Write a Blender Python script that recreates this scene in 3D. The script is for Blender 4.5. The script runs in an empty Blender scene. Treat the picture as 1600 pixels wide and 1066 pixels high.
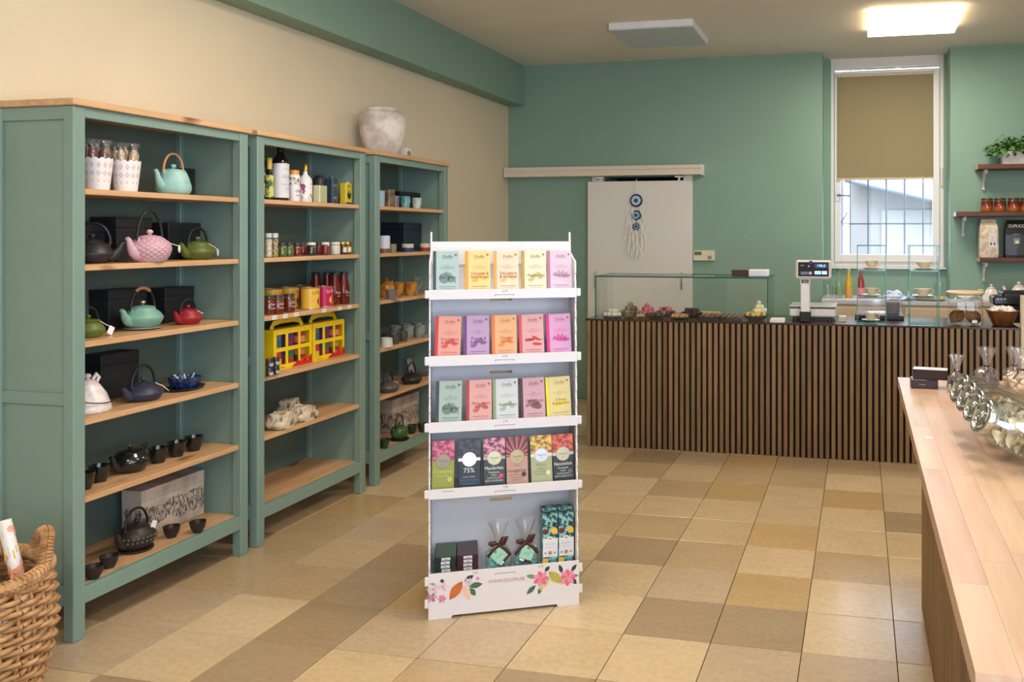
import bpy, bmesh, math, random
from mathutils import Vector, Matrix
random.seed(7)
PI = math.pi
scene = bpy.context.scene
COL = scene.collection

# ------------------------------------------------------------------ camera, sky, daylight, exposure
EYE = 1.485
FOC, PCX, PCY = 1332.0, 1051.0, 366.5          # focal length and principal point of the 1600x1066 frame
YAW = math.atan(293 / 1332.0)
cam_d = bpy.data.cameras.new('camera')
cam_d.sensor_fit = 'HORIZONTAL'; cam_d.sensor_width = 36.0
cam_d.lens = 36.0 * FOC / 1600.0
cam_d.shift_x = -(PCX - 800) / 1600.0
cam_d.shift_y = -(533 - PCY) / 1600.0
cam_d.clip_start = 0.02
cam = bpy.data.objects.new('camera', cam_d); COL.objects.link(cam)
cam.location = (0, 0, EYE); cam.rotation_euler = (PI / 2, 0, YAW)
scene.camera = cam

world = bpy.data.worlds.new('overcast_sky'); scene.world = world
world.use_nodes = True
wn = world.node_tree.nodes; wl = world.node_tree.links
wn['Background'].inputs['Color'].default_value = (0.68, 0.81, 1.0, 1)
wn['Background'].inputs['Strength'].default_value = 8.5

def area(name, loc, rot, sx, sy, power, color, portal=False):
    d = bpy.data.lights.new(name, 'AREA'); d.shape = 'RECTANGLE'; d.size = sx; d.size_y = sy
    d.energy = power; d.color = color
    if portal: d.cycles.is_portal = True
    o = bpy.data.objects.new(name, d); COL.objects.link(o); o.location = loc; o.rotation_euler = rot
    return o
# the shop windows behind the viewer and in the right-hand wall, out of frame, and the back window let the sky in
SHOP_WINDOWS = [(0.2, 1.3), (1.45, 2.6)]
SIDE_WINDOWS = [(-1.1, 0.9)]
for a_, b_ in SHOP_WINDOWS:
    area('daylight_portal', ((a_ + b_) / 2, -1.42, 1.5), (PI / 2, 0, 0), b_ - a_, 2.2, 1, (1, 1, 1), True)
for a_, b_ in SIDE_WINDOWS:
    area('daylight_portal', (2.72, (a_ + b_) / 2, 1.55), (0, PI / 2, 0), 1.9, b_ - a_, 1, (1, 1, 1), True)
area('daylight_portal', (0.19, 7.80, 2.05), (-PI / 2, 0, 0), 0.9, 1.7, 1, (1, 1, 1), True)
LAMP_POWER, LAMP_COLOR = 24.0, (1.0, 0.90, 0.79)
vs = scene.view_settings
vs.view_transform = 'Standard'; vs.look = 'None'; vs.gamma = 1.0; vs.use_curve_mapping = False
vs.exposure = 0.12
scene.cycles.use_denoising = True
scene.cycles.max_bounces = 10; scene.cycles.diffuse_bounces = 3; scene.cycles.glossy_bounces = 4
scene.cycles.transparent_max_bounces = 24
scene.cycles.sample_clamp_indirect = 6.0
scene.cycles.caustics_reflective = False; scene.cycles.caustics_refractive = False

# ------------------------------------------------------------------ measuring helpers (real positions in metres)
FWD = (-math.sin(YAW), math.cos(YAW)); RGT = (math.cos(YAW), math.sin(YAW))
def ray(px, py):
    a = (px - PCX) / FOC; b = -(py - PCY) / FOC
    return (FWD[0] + RGT[0] * a, FWD[1] + RGT[1] * a, b)
def on_z(px, py, z, back=0.0):
    """point of the level z seen at the pixel, moved `back` metres away from the camera"""
    d = ray(px, py); t = (z - EYE) / d[2]; h = math.hypot(d[0], d[1])
    t += back / h
    return (d[0] * t, d[1] * t, z)
def on_x(px, x, z=0.0):
    d = ray(px, PCY); t = x / d[0]
    return (x, d[1] * t, z)
def on_y(px, y, z=0.0):
    d = ray(px, PCY); t = y / d[1]
    return (d[0] * t, y, z)

# ------------------------------------------------------------------ materials
def lin(c):
    return tuple(((v / 255.0) / 12.92 if v / 255.0 <= 0.04045 else ((v / 255.0 + 0.055) / 1.055) ** 2.4) for v in c)
_mats = {}
def new_mat(name):
    m = bpy.data.materials.new(name); m.use_nodes = True
    return m, m.node_tree.nodes, m.node_tree.links, m.node_tree.nodes['Principled BSDF']
def noise_node(n, l, scale, detail=4, coord='Object', stretch=(1, 1, 1), rough=0.55):
    tc = n.new('ShaderNodeTexCoord'); mp = n.new('ShaderNodeMapping'); mp.inputs['Scale'].default_value = stretch
    t = n.new('ShaderNodeTexNoise'); t.inputs['Scale'].default_value = scale; t.inputs['Detail'].default_value = detail
    t.inputs['Roughness'].default_value = rough
    l.new(tc.outputs[coord], mp.inputs['Vector']); l.new(mp.outputs['Vector'], t.inputs['Vector'])
    return t, mp
def ramp(n, stops):
    r = n.new('ShaderNodeValToRGB'); e = r.color_ramp.elements
    e[0].position, e[0].color = stops[0][0], (*stops[0][1], 1); e[1].position, e[1].color = stops[-1][0], (*stops[-1][1], 1)
    for p, c in stops[1:-1]:
        k = e.new(p); k.color = (*c, 1)
    return r
def add_bump(n, l, b, src, strength, dist=0.002):
    bp = n.new('ShaderNodeBump'); bp.inputs['Strength'].default_value = strength; bp.inputs['Distance'].default_value = dist
    l.new(src, bp.inputs['Height']); l.new(bp.outputs['Normal'], b.inputs['Normal'])
def mix_rgb(n, l, a, b_, fac, mode='MIX'):
    m = n.new('ShaderNodeMix'); m.data_type = 'RGBA'; m.blend_type = mode
    for sock, v in ((m.inputs[6], a), (m.inputs[7], b_), (m.inputs[0], fac)):
        if hasattr(v, 'is_output'): l.new(v, sock)
        elif isinstance(v, (int, float)): sock.default_value = v
        else: sock.default_value = (*v, 1)
    return m.outputs[2]
def M(rgb, rough=0.5, metal=0.0, var=0.06, scale=14, bump=0.0, coat=0.0, spec=0.5, tag=''):
    """plain procedural material: sRGB colour, slight noise mottling, optional relief"""
    key = (tuple(rgb), rough, metal, var, scale, bump, coat, spec)
    if key in _mats: return _mats[key]
    m, n, l, b = new_mat('finish_%d_%d_%d' % tuple(rgb))
    c = lin(rgb)
    t, mp = noise_node(n, l, scale)
    r = ramp(n, [(0.3, tuple(v * (1 - var) for v in c)), (0.7, tuple(min(1, v * (1 + var)) for v in c))])
    l.new(t.outputs['Fac'], r.inputs['Fac']); l.new(r.outputs['Color'], b.inputs['Base Color'])
    b.inputs['Roughness'].default_value = rough; b.inputs['Metallic'].default_value = metal
    b.inputs['Coat Weight'].default_value = coat; b.inputs['Specular IOR Level'].default_value = spec
    if bump:
        t2, _ = noise_node(n, l, scale * 6); add_bump(n, l, b, t2.outputs['Fac'], bump)
    _mats[key] = m
    return m
def speckled(rgb, rgb2, scale, rough=0.5, lo=0.45, hi=0.55, bump=0.0, detail=3, stretch=(1, 1, 1)):
    key = ('speck', tuple(rgb), tuple(rgb2), scale, rough, lo, hi, stretch)
    if key in _mats: return _mats[key]
    m, n, l, b = new_mat('mottled_%d_%d_%d' % tuple(rgb))
    t, _ = noise_node(n, l, scale, detail, stretch=stretch)
    r = ramp(n, [(lo, lin(rgb)), (hi, lin(rgb2))])
    l.new(t.outputs['Fac'], r.inputs['Fac']); l.new(r.outputs['Color'], b.inputs['Base Color'])
    b.inputs['Roughness'].default_value = rough
    if bump: add_bump(n, l, b, t.outputs['Fac'], bump)
    _mats[key] = m
    return m
def two_tone(rgb_low, rgb_high, z, rough=0.35):
    """glaze dipped in a second colour above height z of the pot itself"""
    key = ('two', tuple(rgb_low), tuple(rgb_high), z)
    if key in _mats: return _mats[key]
    m, n, l, b = new_mat('dipped_glaze')
    tc = n.new('ShaderNodeTexCoord'); sp = n.new('ShaderNodeSeparateXYZ'); l.new(tc.outputs['Object'], sp.inputs[0])
    t, _ = noise_node(n, l, 30)
    ad = n.new('ShaderNodeMath'); ad.operation = 'MULTIPLY_ADD'; ad.inputs[1].default_value = 0.012
    l.new(t.outputs['Fac'], ad.inputs[0]); l.new(sp.outputs['Z'], ad.inputs[2])
    gt = n.new('ShaderNodeMath'); gt.operation = 'GREATER_THAN'; gt.inputs[1].default_value = z + 0.006
    l.new(ad.outputs[0], gt.inputs[0])
    l.new(mix_rgb(n, l, lin(rgb_low), lin(rgb_high), gt.outputs[0]), b.inputs['Base Color'])
    b.inputs['Roughness'].default_value = rough
    _mats[key] = m
    return m
def wood(name, c1, c2, scale=1.0, axis=0, rough=0.45, knots=True, by_object=False):
    m, n, l, b = new_mat(name)
    st = [14, 14, 14]; st[axis] = 1.2
    t, mp = noise_node(n, l, 2.2 * scale, 6, stretch=tuple(st))
    oi = n.new('ShaderNodeObjectInfo')
    ml = n.new('ShaderNodeMath'); ml.operation = 'MULTIPLY'; ml.inputs[1].default_value = 40
    l.new(oi.outputs['Random'], ml.inputs[0])
    cv = n.new('ShaderNodeCombineXYZ')
    for k in range(3): l.new(ml.outputs[0], cv.inputs[k])
    l.new(cv.outputs[0], mp.inputs['Location'])
    r = ramp(n, [(0.3, lin(c1)), (0.52, tuple((a + b_) / 2 for a, b_ in zip(lin(c1), lin(c2)))), (0.72, lin(c2))])
    l.new(t.outputs['Fac'], r.inputs['Fac']); col = r.outputs['Color']
    if knots:
        st2 = [5, 5, 5]; st2[axis] = 2.2
        v, mp2 = noise_node(n, l, 1.6, 1, stretch=tuple(st2)); l.new(cv.outputs[0], mp2.inputs['Location'])
        rk = ramp(n, [(0.69, (0, 0, 0)), (0.78, (1, 1, 1))]); l.new(v.outputs['Fac'], rk.inputs['Fac'])
        col = mix_rgb(n, l, col, lin((120, 66, 34)), rk.outputs['Color'])
    if by_object:
        hs = n.new('ShaderNodeHueSaturation')
        mr = n.new('ShaderNodeMapRange'); mr.inputs['To Min'].default_value = by_object[0]; mr.inputs['To Max'].default_value = by_object[1]
        l.new(oi.outputs['Random'], mr.inputs['Value']); l.new(mr.outputs[0], hs.inputs['Value']); l.new(col, hs.inputs['Color'])
        hu = n.new('ShaderNodeMapRange'); hu.inputs['To Min'].default_value = 0.488; hu.inputs['To Max'].default_value = 0.512
        wnn = n.new('ShaderNodeTexWhiteNoise'); wnn.noise_dimensions = '1D'; l.new(oi.outputs['Random'], wnn.inputs['W'])
        l.new(wnn.outputs['Value'], hu.inputs['Value']); l.new(hu.outputs[0], hs.inputs['Hue'])
        col = hs.outputs['Color']
    l.new(col, b.inputs['Base Color']); b.inputs['Roughness'].default_value = rough
    add_bump(n, l, b, t.outputs['Fac'], 0.08)
    return m
def thin_glass(name, tint, refl=0.06, rough=0.0, haze=0.0, haze_col=(1, 1, 1)):
    m, n, l, b = new_mat(name)
    tr = n.new('ShaderNodeBsdfTransparent'); tr.inputs['Color'].default_value = (*tint, 1)
    gl = n.new('ShaderNodeBsdfGlossy'); gl.inputs['Roughness'].default_value = rough
    fr = n.new('ShaderNodeLayerWeight'); fr.inputs['Blend'].default_value = 0.5
    pw = n.new('ShaderNodeMath'); pw.operation = 'POWER'; pw.inputs[1].default_value = 5.0; l.new(fr.outputs['Facing'], pw.inputs[0])
    ad = n.new('ShaderNodeMath'); ad.operation = 'MULTIPLY_ADD'; ad.use_clamp = True; ad.inputs[1].default_value = 0.75; ad.inputs[2].default_value = refl
    l.new(pw.outputs[0], ad.inputs[0])
    mx = n.new('ShaderNodeMixShader'); l.new(ad.outputs[0], mx.inputs[0]); l.new(tr.outputs[0], mx.inputs[1]); l.new(gl.outputs[0], mx.inputs[2])
    out = mx.outputs[0]
    if haze:
        df = n.new('ShaderNodeBsdfDiffuse'); df.inputs['Color'].default_value = (*haze_col, 1)
        m2 = n.new('ShaderNodeMixShader'); m2.inputs[0].default_value = haze
        l.new(out, m2.inputs[1]); l.new(df.outputs[0], m2.inputs[2]); out = m2.outputs[0]
    l.new(out, n['Material Output'].inputs['Surface'])
    return m
def plaster(name, rgb, bump=0.12):
    m, n, l, b = new_mat(name)
    c = lin(rgb)
    t, _ = noise_node(n, l, 1.1, 5)
    r = ramp(n, [(0.3, tuple(v * 0.95 for v in c)), (0.7, tuple(v * 1.04 for v in c))])
    l.new(t.outputs['Fac'], r.inputs['Fac']); l.new(r.outputs['Color'], b.inputs['Base Color'])
    b.inputs['Roughness'].default_value = 0.72
    t2, _ = noise_node(n, l, 45, 5, rough=0.65); add_bump(n, l, b, t2.outputs['Fac'], bump, 0.006)
    return m
def glowing(name, rgb, strength):
    m, n, l, b = new_mat(name)
    b.inputs['Base Color'].default_value = (*lin(rgb), 1)
    b.inputs['Emission Color'].default_value = (*lin(rgb), 1); b.inputs['Emission Strength'].default_value = strength
    return m

PAINT = M((124, 150, 140), 0.42, var=0.03, scale=6, bump=0.03)
BACK_SHADED = M((92, 108, 100), 0.5, var=0.03, scale=6)  # bookcase paint darkened: the shelf interior's shade is put into the back panel colour
PINE = wood('oiled_pine', (218, 177, 133), (190, 145, 101), axis=0, rough=0.4)
BEECH = wood('beech_stave', (204, 170, 146), (184, 146, 120), axis=1, rough=0.33, knots=False, by_object=(0.86, 1.08))
OAK = wood('smoked_oak_slat', (140, 110, 76), (112, 86, 56), scale=1.6, axis=2, rough=0.5, knots=False, by_object=(0.8, 1.2))
DARKTOP = wood('dark_counter_wood', (74, 50, 38), (52, 34, 27), axis=0, rough=0.22, knots=False)
RUSTIC = wood('rustic_shelf_wood', (112, 62, 36), (66, 34, 20), axis=0, rough=0.5)
BOWLWOOD = wood('acacia_bowl_wood', (134, 82, 44), (92, 52, 26), axis=2, rough=0.35, knots=False)
CREAM_WALL = plaster('cream_plaster', (224, 211, 184))
GREEN_WALL = plaster('sage_green_plaster', (134, 165, 149))
CEIL = plaster('ceiling_paint', (234, 228, 214), 0.05)
WHITE = M((240, 240, 242), 0.45, var=0.015)
CARD = M((229, 228, 234), 0.5, var=0.01)
IVORY = M((232, 226, 214), 0.4, var=0.03)
BLACK = M((20, 20, 22), 0.5)
FELT = M((14, 12, 12), 0.9)
BLACKGLOSS = M((12, 14, 13), 0.12, coat=0.3)
BOXBLACK = M((30, 31, 36), 0.5, var=0.08)
CHROME = M((225, 225, 228), 0.12, 1.0, var=0.03)
STEEL = M((175, 175, 178), 0.3, 1.0)
GLASS = thin_glass('clear_glass', (0.97, 0.985, 0.98), 0.05)
PANE = thin_glass('case_pane', (0.965, 0.985, 0.975), 0.045)
CELLO = thin_glass('crinkled_cellophane', (0.96, 0.96, 0.96), 0.10, 0.08, 0.05, (0.9, 0.9, 0.92))
WPANE = thin_glass('window_pane', (0.97, 0.985, 0.99), 0.012)
EDGE = M((18, 92, 84), 0.15, var=0.05)
INK = M((40, 36, 38), 0.6, var=0.02)
GREYINK = M((120, 116, 120), 0.6, var=0.02)

# ------------------------------------------------------------------ mesh builder
_text_cache = {}
def text_geo(s):
    if s in _text_cache: return _text_cache[s]
    cu = bpy.data.curves.new('lettering_curve', 'FONT'); cu.body = s; cu.size = 1.0; cu.align_x = 'CENTER'; cu.resolution_u = 2
    o = bpy.data.objects.new('lettering_source', cu)
    me = o.to_mesh()
    vs_ = [(v.co.x, v.co.y) for v in me.vertices]; fs = [tuple(p.vertices) for p in me.polygons]
    o.to_mesh_clear(); bpy.data.objects.remove(o); bpy.data.curves.remove(cu)
    _text_cache[s] = (vs_, fs)
    return _text_cache[s]

class MB:
    def __init__(self): self.v = []; self.f = []; self.m = []; self.s = []; self.mats = []
    def mi(self, mat):
        if mat not in self.mats: self.mats.append(mat)
        return self.mats.index(mat)
    def add(self, vs_, fs, mat, smooth=False, T=None):
        o = len(self.v); k = self.mi(mat)
        self.v += [tuple(T @ Vector(p)) for p in vs_] if T else [tuple(p) for p in vs_]
        for f in fs: self.f.append(tuple(i + o for i in f)); self.m.append(k); self.s.append(smooth)
        return self
    def box(self, x0, x1, y0, y1, z0, z1, mat, T=None, bev=0.0):
        if bev > 0:
            b = min(bev, (x1 - x0) / 2.1, (y1 - y0) / 2.1, (z1 - z0) / 2.1)
            vs_ = []
            for sx, X in ((1, x0), (-1, x1)):
                for sy, Y in ((1, y0), (-1, y1)):
                    for sz, Z in ((1, z0), (-1, z1)):
                        vs_ += [(X, Y + sy * b, Z + sz * b), (X + sx * b, Y, Z + sz * b), (X + sx * b, Y + sy * b, Z)]
            bm = bmesh.new(); bv = [bm.verts.new(p) for p in vs_]
            r = bmesh.ops.convex_hull(bm, input=bv)
            bmesh.ops.dissolve_limit(bm, angle_limit=0.01, verts=bm.verts, edges=bm.edges)
            bm.verts.index_update()
            self.add([v.co.copy() for v in bm.verts], [[v.index for v in f.verts] for f in bm.faces], mat, False, T); bm.free()
            return self
        vs_ = [(x, y, z) for x in (x0, x1) for y in (y0, y1) for z in (z0, z1)]
        return self.add(vs_, [(0, 1, 3, 2), (4, 6, 7, 5), (0, 4, 5, 1), (2, 3, 7, 6), (0, 2, 6, 4), (1, 5, 7, 3)], mat, False, T)
    def lathe(self, prof, mat, n=24, T=None, smooth=True, warp=None):
        vs_, fs, rows = [], [], []
        for r, z in prof:
            if r <= 1e-6: rows.append([len(vs_)]); vs_.append((0, 0, z)); continue
            row = []
            for k in range(n):
                a = 2 * PI * k / n; rr = r * (warp(a, z) if warp else 1)
                row.append(len(vs_)); vs_.append((rr * math.cos(a), rr * math.sin(a), z))
            rows.append(row)
        for A, B in zip(rows, rows[1:]):
            if len(A) == 1 and len(B) == 1: continue
            for k in range(n):
                k2 = (k + 1) % n
                if len(A) == 1: fs.append((A[0], B[k2], B[k]))
                elif len(B) == 1: fs.append((A[k], A[k2], B[0]))
                else: fs.append((A[k], A[k2], B[k2], B[k]))
        return self.add(vs_, fs, mat, smooth, T)
    def tube(self, pts, rad, mat, n=8, T=None, cap=True, flat=1.0, up=(0, 0, 1)):
        pts = [Vector(p) for p in pts]; N = len(pts)
        rads = rad if isinstance(rad, (list, tuple)) else [rad] * N
        vs_, fs = [], []
        u = None
        for i, p in enumerate(pts):
            t = (pts[min(i + 1, N - 1)] - pts[max(i - 1, 0)]).normalized()
            if u is None:
                ref = Vector(up) if abs(t.dot(Vector(up))) < 0.9 else Vector((0, 1, 0))
                u = t.cross(ref).normalized()
            u = (u - t * u.dot(t)).normalized(); w = t.cross(u)
            for k in range(n):
                a = 2 * PI * k / n
                vs_.append(p + (u * math.cos(a) + w * math.sin(a) * flat) * rads[i])
        for i in range(N - 1):
            for k in range(n):
                k2 = (k + 1) % n; fs.append((i * n + k, i * n + k2, (i + 1) * n + k2, (i + 1) * n + k))
        if cap: fs.append(tuple(range(n - 1, -1, -1))); fs.append(tuple((N - 1) * n + k for k in range(n)))
        return self.add(vs_, fs, mat, True, T)
    def prism(self, poly, y0, y1, mat, T=None):
        """outline in x,z pushed from y0 to y1"""
        n = len(poly)
        vs_ = [(x, y0, z) for x, z in poly] + [(x, y1, z) for x, z in poly]
        fs = [tuple(range(n)), tuple(range(2 * n - 1, n - 1, -1))] + [(k, k + n, (k + 1) % n + n, (k + 1) % n) for k in range(n)]
        return self.add(vs_, fs, mat, False, T)
    def ball(self, c, r, mat, n=12, m=8, sc=(1, 1, 1)):
        prof = [(r * math.sin(PI * k / m), -r * math.cos(PI * k / m)) for k in range(m + 1)]
        prof[0] = (0, -r); prof[-1] = (0, r)
        return self.lathe(prof, mat, n, Matrix.Translation(c) @ Matrix.Diagonal((*sc, 1)))
    # flat print, drawn in x,z on a plane
    def rect(self, x0, z0, x1, z1, mat, y=0.0): return self.add([(x0, y, z0), (x1, y, z0), (x1, y, z1), (x0, y, z1)], [(0, 1, 2, 3)], mat)
    def poly(self, pts, mat, y=0.0): return self.add([(x, y, z) for x, z in pts], [tuple(range(len(pts)))], mat)
    def oval(self, cx, cz, rx, rz, mat, y=0.0, n=20, rot=0.0):
        c, s = math.cos(rot), math.sin(rot)
        return self.poly([(cx + rx * math.cos(2 * PI * k / n) * c - rz * math.sin(2 * PI * k / n) * s,
                           cz + rx * math.cos(2 * PI * k / n) * s + rz * math.sin(2 * PI * k / n) * c) for k in range(n)], mat, y)
    def stroke(self, pts, w, mat, y=0.0):
        for (ax, az), (bx, bz) in zip(pts, pts[1:]):
            L = math.hypot(bx - ax, bz - az) or 1; nx, nz = -(bz - az) / L * w / 2, (bx - ax) / L * w / 2
            self.poly([(ax + nx, az + nz), (ax - nx, az - nz), (bx - nx, bz - nz), (bx + nx, bz + nz)], mat, y)
        return self
    def text(self, s, x, z, size, mat, y=0.0, shear=0.0, wide=1.0, fit=None):
        v2, fs = text_geo(s)
        if fit and v2:
            w = (max(p[0] for p in v2) - min(p[0] for p in v2)) * size; wide = min(wide, fit / w) if w > 0 else wide
        return self.add([(x + (p[0] + shear * p[1]) * size * wide, y, z + p[1] * size) for p in v2], fs, mat)
    def build(self, name, parent=None, loc=None, rot=None, fix=True, kind=None, label=None):
        me = bpy.data.meshes.new(name); me.from_pydata(self.v, [], self.f)
        for mt in self.mats: me.materials.append(mt)
        me.polygons.foreach_set('material_index', self.m); me.polygons.foreach_set('use_smooth', self.s)
        if fix:
            bm = bmesh.new(); bm.from_mesh(me); bmesh.ops.recalc_face_normals(bm, faces=bm.faces); bm.to_mesh(me); bm.free()
        if any(self.s): me.set_sharp_from_angle(angle=math.radians(66))
        me.update()
        o = bpy.data.objects.new(name, me); COL.objects.link(o)
        if parent: o.parent = parent
        if loc: o.location = loc
        if rot: o.rotation_euler = rot
        if kind: o['kind'] = kind
        if label: o['label'] = label
        return o

def tag(o, label, cat, group=None, kind=None):
    o['label'] = label; o['category'] = cat
    if group: o['group'] = group
    if kind: o['kind'] = kind
    return o
def thing(name, label, cat, loc=(0, 0, 0), rz=0.0, group=None, rot=None):
    o = bpy.data.objects.new(name, None); COL.objects.link(o)
    o.empty_display_size = 0.05
    o.location = loc; o.rotation_euler = rot if rot else (0, 0, rz)
    return tag(o, label, cat, group)
_kids = {}
def dup(root, loc, rz=None, label=None, group=None, rot=None, scale=None):
    r = root.copy(); COL.objects.link(r); r.location = loc
    if rz is not None: r.rotation_euler = (0, 0, rz)
    if rot is not None: r.rotation_euler = rot
    if scale: r.scale = (scale, scale, scale)
    if label: r['label'] = label
    if group: r['group'] = group
    for ch in [o for o in COL.objects if o.parent is root]:
        c = ch.copy(); COL.objects.link(c); c.parent = r
        for g in [o for o in COL.objects if o.parent is ch]:
            d = g.copy(); COL.objects.link(d); d.parent = c
    return r
def struct(o):
    o['kind'] = 'structure'; return o
SIDE = PI / 2       # things on the bookcases face the room: their own x runs along the shelf, their -y faces the room

# ------------------------------------------------------------------ room shell
XL, XR, YB, YF, ZC = -3.18, 2.7, 7.38, -1.4, 3.04
DOOR = (-2.25, -1.52, 2.0)
NX0, NX1 = -0.314, 0.728
b = MB()
b.box(XL - 0.3, DOOR[0], YB, YB + 0.42, 0, ZC, GREEN_WALL).box(DOOR[0], DOOR[1], YB, YB + 0.42, DOOR[2], ZC, GREEN_WALL)
b.box(DOOR[1], NX0, YB, YB + 0.42, 0, ZC, GREEN_WALL).box(NX1, XR + 0.3, YB, YB + 0.42, 0, ZC, GREEN_WALL)
b.box(NX0, NX1, YB, YB + 0.42, 0, 0.92, GREEN_WALL).box(NX0, NX1, YB + 0.30, YB + 0.42, 0.92, 1.2, GREEN_WALL)
b.box(NX0, -0.255, YB + 0.30, YB + 0.42, 1.2, ZC, GREEN_WALL).box(0.705, NX1, YB + 0.30, YB + 0.42, 1.2, ZC, GREEN_WALL)
struct(b.build('wall_back', fix=False))
struct(MB().box(XL - 0.3, XL, YF - 0.3, YB, 0, ZC, CREAM_WALL).build('wall_left'))
b = MB()
xs = [XL] + [v for w in SHOP_WINDOWS for v in w] + [XR]
for k in range(0, len(xs), 2): b.box(xs[k], xs[k + 1], YF - 0.3, YF, 0, ZC, CREAM_WALL)
for a_, c_ in SHOP_WINDOWS: b.box(a_, c_, YF - 0.3, YF, 0, 0.4, CREAM_WALL).box(a_, c_, YF - 0.3, YF, 2.6, ZC, CREAM_WALL)
struct(b.build('wall_front', fix=False))
b = MB()
ys = [YF - 0.3] + [v for w in SIDE_WINDOWS for v in w] + [YB]
for k in range(0, len(ys), 2): b.box(XR, XR + 0.3, ys[k], ys[k + 1], 0, ZC, CREAM_WALL)
for a_, c_ in SIDE_WINDOWS: b.box(XR, XR + 0.3, a_, c_, 0, 0.6, CREAM_WALL).box(XR, XR + 0.3, a_, c_, 2.5, ZC, CREAM_WALL)
struct(b.build('wall_right', fix=False))
struct(MB().box(XL - 0.3, XR + 0.3, YF - 0.3, YB + 0.42, ZC, ZC + 0.2, CEIL).build('ceiling'))
struct(MB().box(XL, -3.022, YF, YB, 2.668, ZC, GREEN_WALL).build('trim_1'))
# dark room behind the sliding door
b = MB()
DK = M((60, 55, 50), 0.9)
b.box(-2.9, -1.0, 9.0, 9.1, 0, 2.6, DK).box(-2.95, -2.9, YB + 0.42, 9.1, 0, 2.6, DK).box(-1.0, -0.95, YB + 0.42, 9.1, 0, 2.6, DK)
b.box(-2.95, -0.95, YB + 0.42, 9.1, 2.6, 2.65, DK).box(-2.95, -0.95, YB, 9.1, -0.05, 0, DK)
struct(b.build('wall_corridor', fix=False))

# floor: stone tiles, each its own slab
GROUT = M((62, 48, 34), 0.9)
fl = struct(MB().box(XL - 0.1, XR + 0.1, YF - 0.1, YB + 0.1, -0.3, -0.005, GROUT).build('floor'))
m_tile, n, l, bs = new_mat('polished_stone_tile')
oi = n.new('ShaderNodeObjectInfo')
t1, mp1 = noise_node(n, l, 5, 6, stretch=(1, 1.6, 1)); t2, mp2 = noise_node(n, l, 42, 3)
mu = n.new('ShaderNodeMath'); mu.operation = 'MULTIPLY'; mu.inputs[1].default_value = 60
l.new(oi.outputs['Random'], mu.inputs[0]); cv = n.new('ShaderNodeCombineXYZ')
for k in range(3): l.new(mu.outputs[0], cv.inputs[k])
l.new(cv.outputs[0], mp1.inputs['Location'])
r1 = ramp(n, [(0.25, (0.93, 0.925, 0.91)), (0.5, (1, 1, 1)), (0.75, (1.04, 1.03, 1.0))]); l.new(t1.outputs['Fac'], r1.inputs['Fac'])
c1 = mix_rgb(n, l, oi.outputs['Color'], r1.outputs['Color'], 1.0, 'MULTIPLY')
r2 = ramp(n, [(0.35, (0.93, 0.93, 0.93)), (0.65, (1.04, 1.04, 1.04))]); l.new(t2.outputs['Fac'], r2.inputs['Fac'])
c2 = mix_rgb(n, l, c1, r2.outputs['Color'], 1.0, 'MULTIPLY')
l.new(c2, bs.inputs['Base Color'])
rr = ramp(n, [(0.3, (0.19, 0.19, 0.19)), (0.7, (0.25, 0.25, 0.25))]); l.new(t1.outputs['Fac'], rr.inputs['Fac']); l.new(rr.outputs['Color'], bs.inputs['Roughness'])
TX, TY, TPX, TPY = -2.503, 2.394, 0.3285, 0.3315
tile = MB().box(0.0015, TPX - 0.0015, 0.0015, TPY - 0.0015, -0.012, 0, m_tile, bev=0.001).build('tile')
TONES = {'L': (198, 175, 138), 'M': (184, 160, 125), 'D': (165, 143, 114), 'O': (189, 161, 114), 'P': (186, 164, 136), 'W': (206, 183, 147)}
SET = {(0, 0): 'W', (-1, 0): 'P', (0, 1): 'W', (-1, 1): 'P', (-1, 2): 'M', (0, 2): 'M', (1, 2): 'D', (1, 1): 'D', (1, 0): 'D', (2, 1): 'P', (2, 2): 'O',
       (2, 0): 'L', (3, 0): 'M', (3, 1): 'P', (3, 2): 'W', (4, 1): 'L', (4, 2): 'W', (4, 3): 'L', (5, 1): 'W', (5, 2): 'D', (5, 3): 'P', (6, 1): 'P', (6, 2): 'D',
       (6, 3): 'O', (6, 4): 'W', (7, 1): 'P', (7, 2): 'W', (7, 3): 'W', (7, 4): 'M', (8, 1): 'L', (8, 2): 'P', (8, 3): 'W', (4, 0): 'D', (3, -1): 'M', (5, 0): 'M',
       (7, 8): 'W', (7, 7): 'O', (7, 6): 'W', (7, 5): 'W', (6, 9): 'M', (6, 8): 'M', (6, 7): 'L', (6, 6): 'L', (6, 5): 'O', (5, 8): 'M', (5, 7): 'O', (5, 6): 'L', (5, 5): 'L',
       (5, 4): 'M', (4, 8): 'L', (4, 7): 'M', (4, 6): 'L', (4, 5): 'M', (4, 4): 'D', (3, 9): 'D', (3, 8): 'M', (3, 7): 'W', (3, 6): 'L', (3, 5): 'M', (3, 4): 'L', (3, 3): 'M',
       (8, 8): 'L', (8, 7): 'L', (8, 6): 'D', (8, 5): 'L', (8, 4): 'L', (0, 3): 'L', (0, 4): 'P', (0, 5): 'L', (1, 3): 'D', (1, 4): 'M', (2, 3): 'D', (1, 5): 'M', (2, 4): 'M', (2, 5): 'M'}
for o_ in [tile]:
    bpy.data.objects.remove(o_)
tile_mesh = bpy.data.meshes['tile']
rt = random.Random(3)
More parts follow.
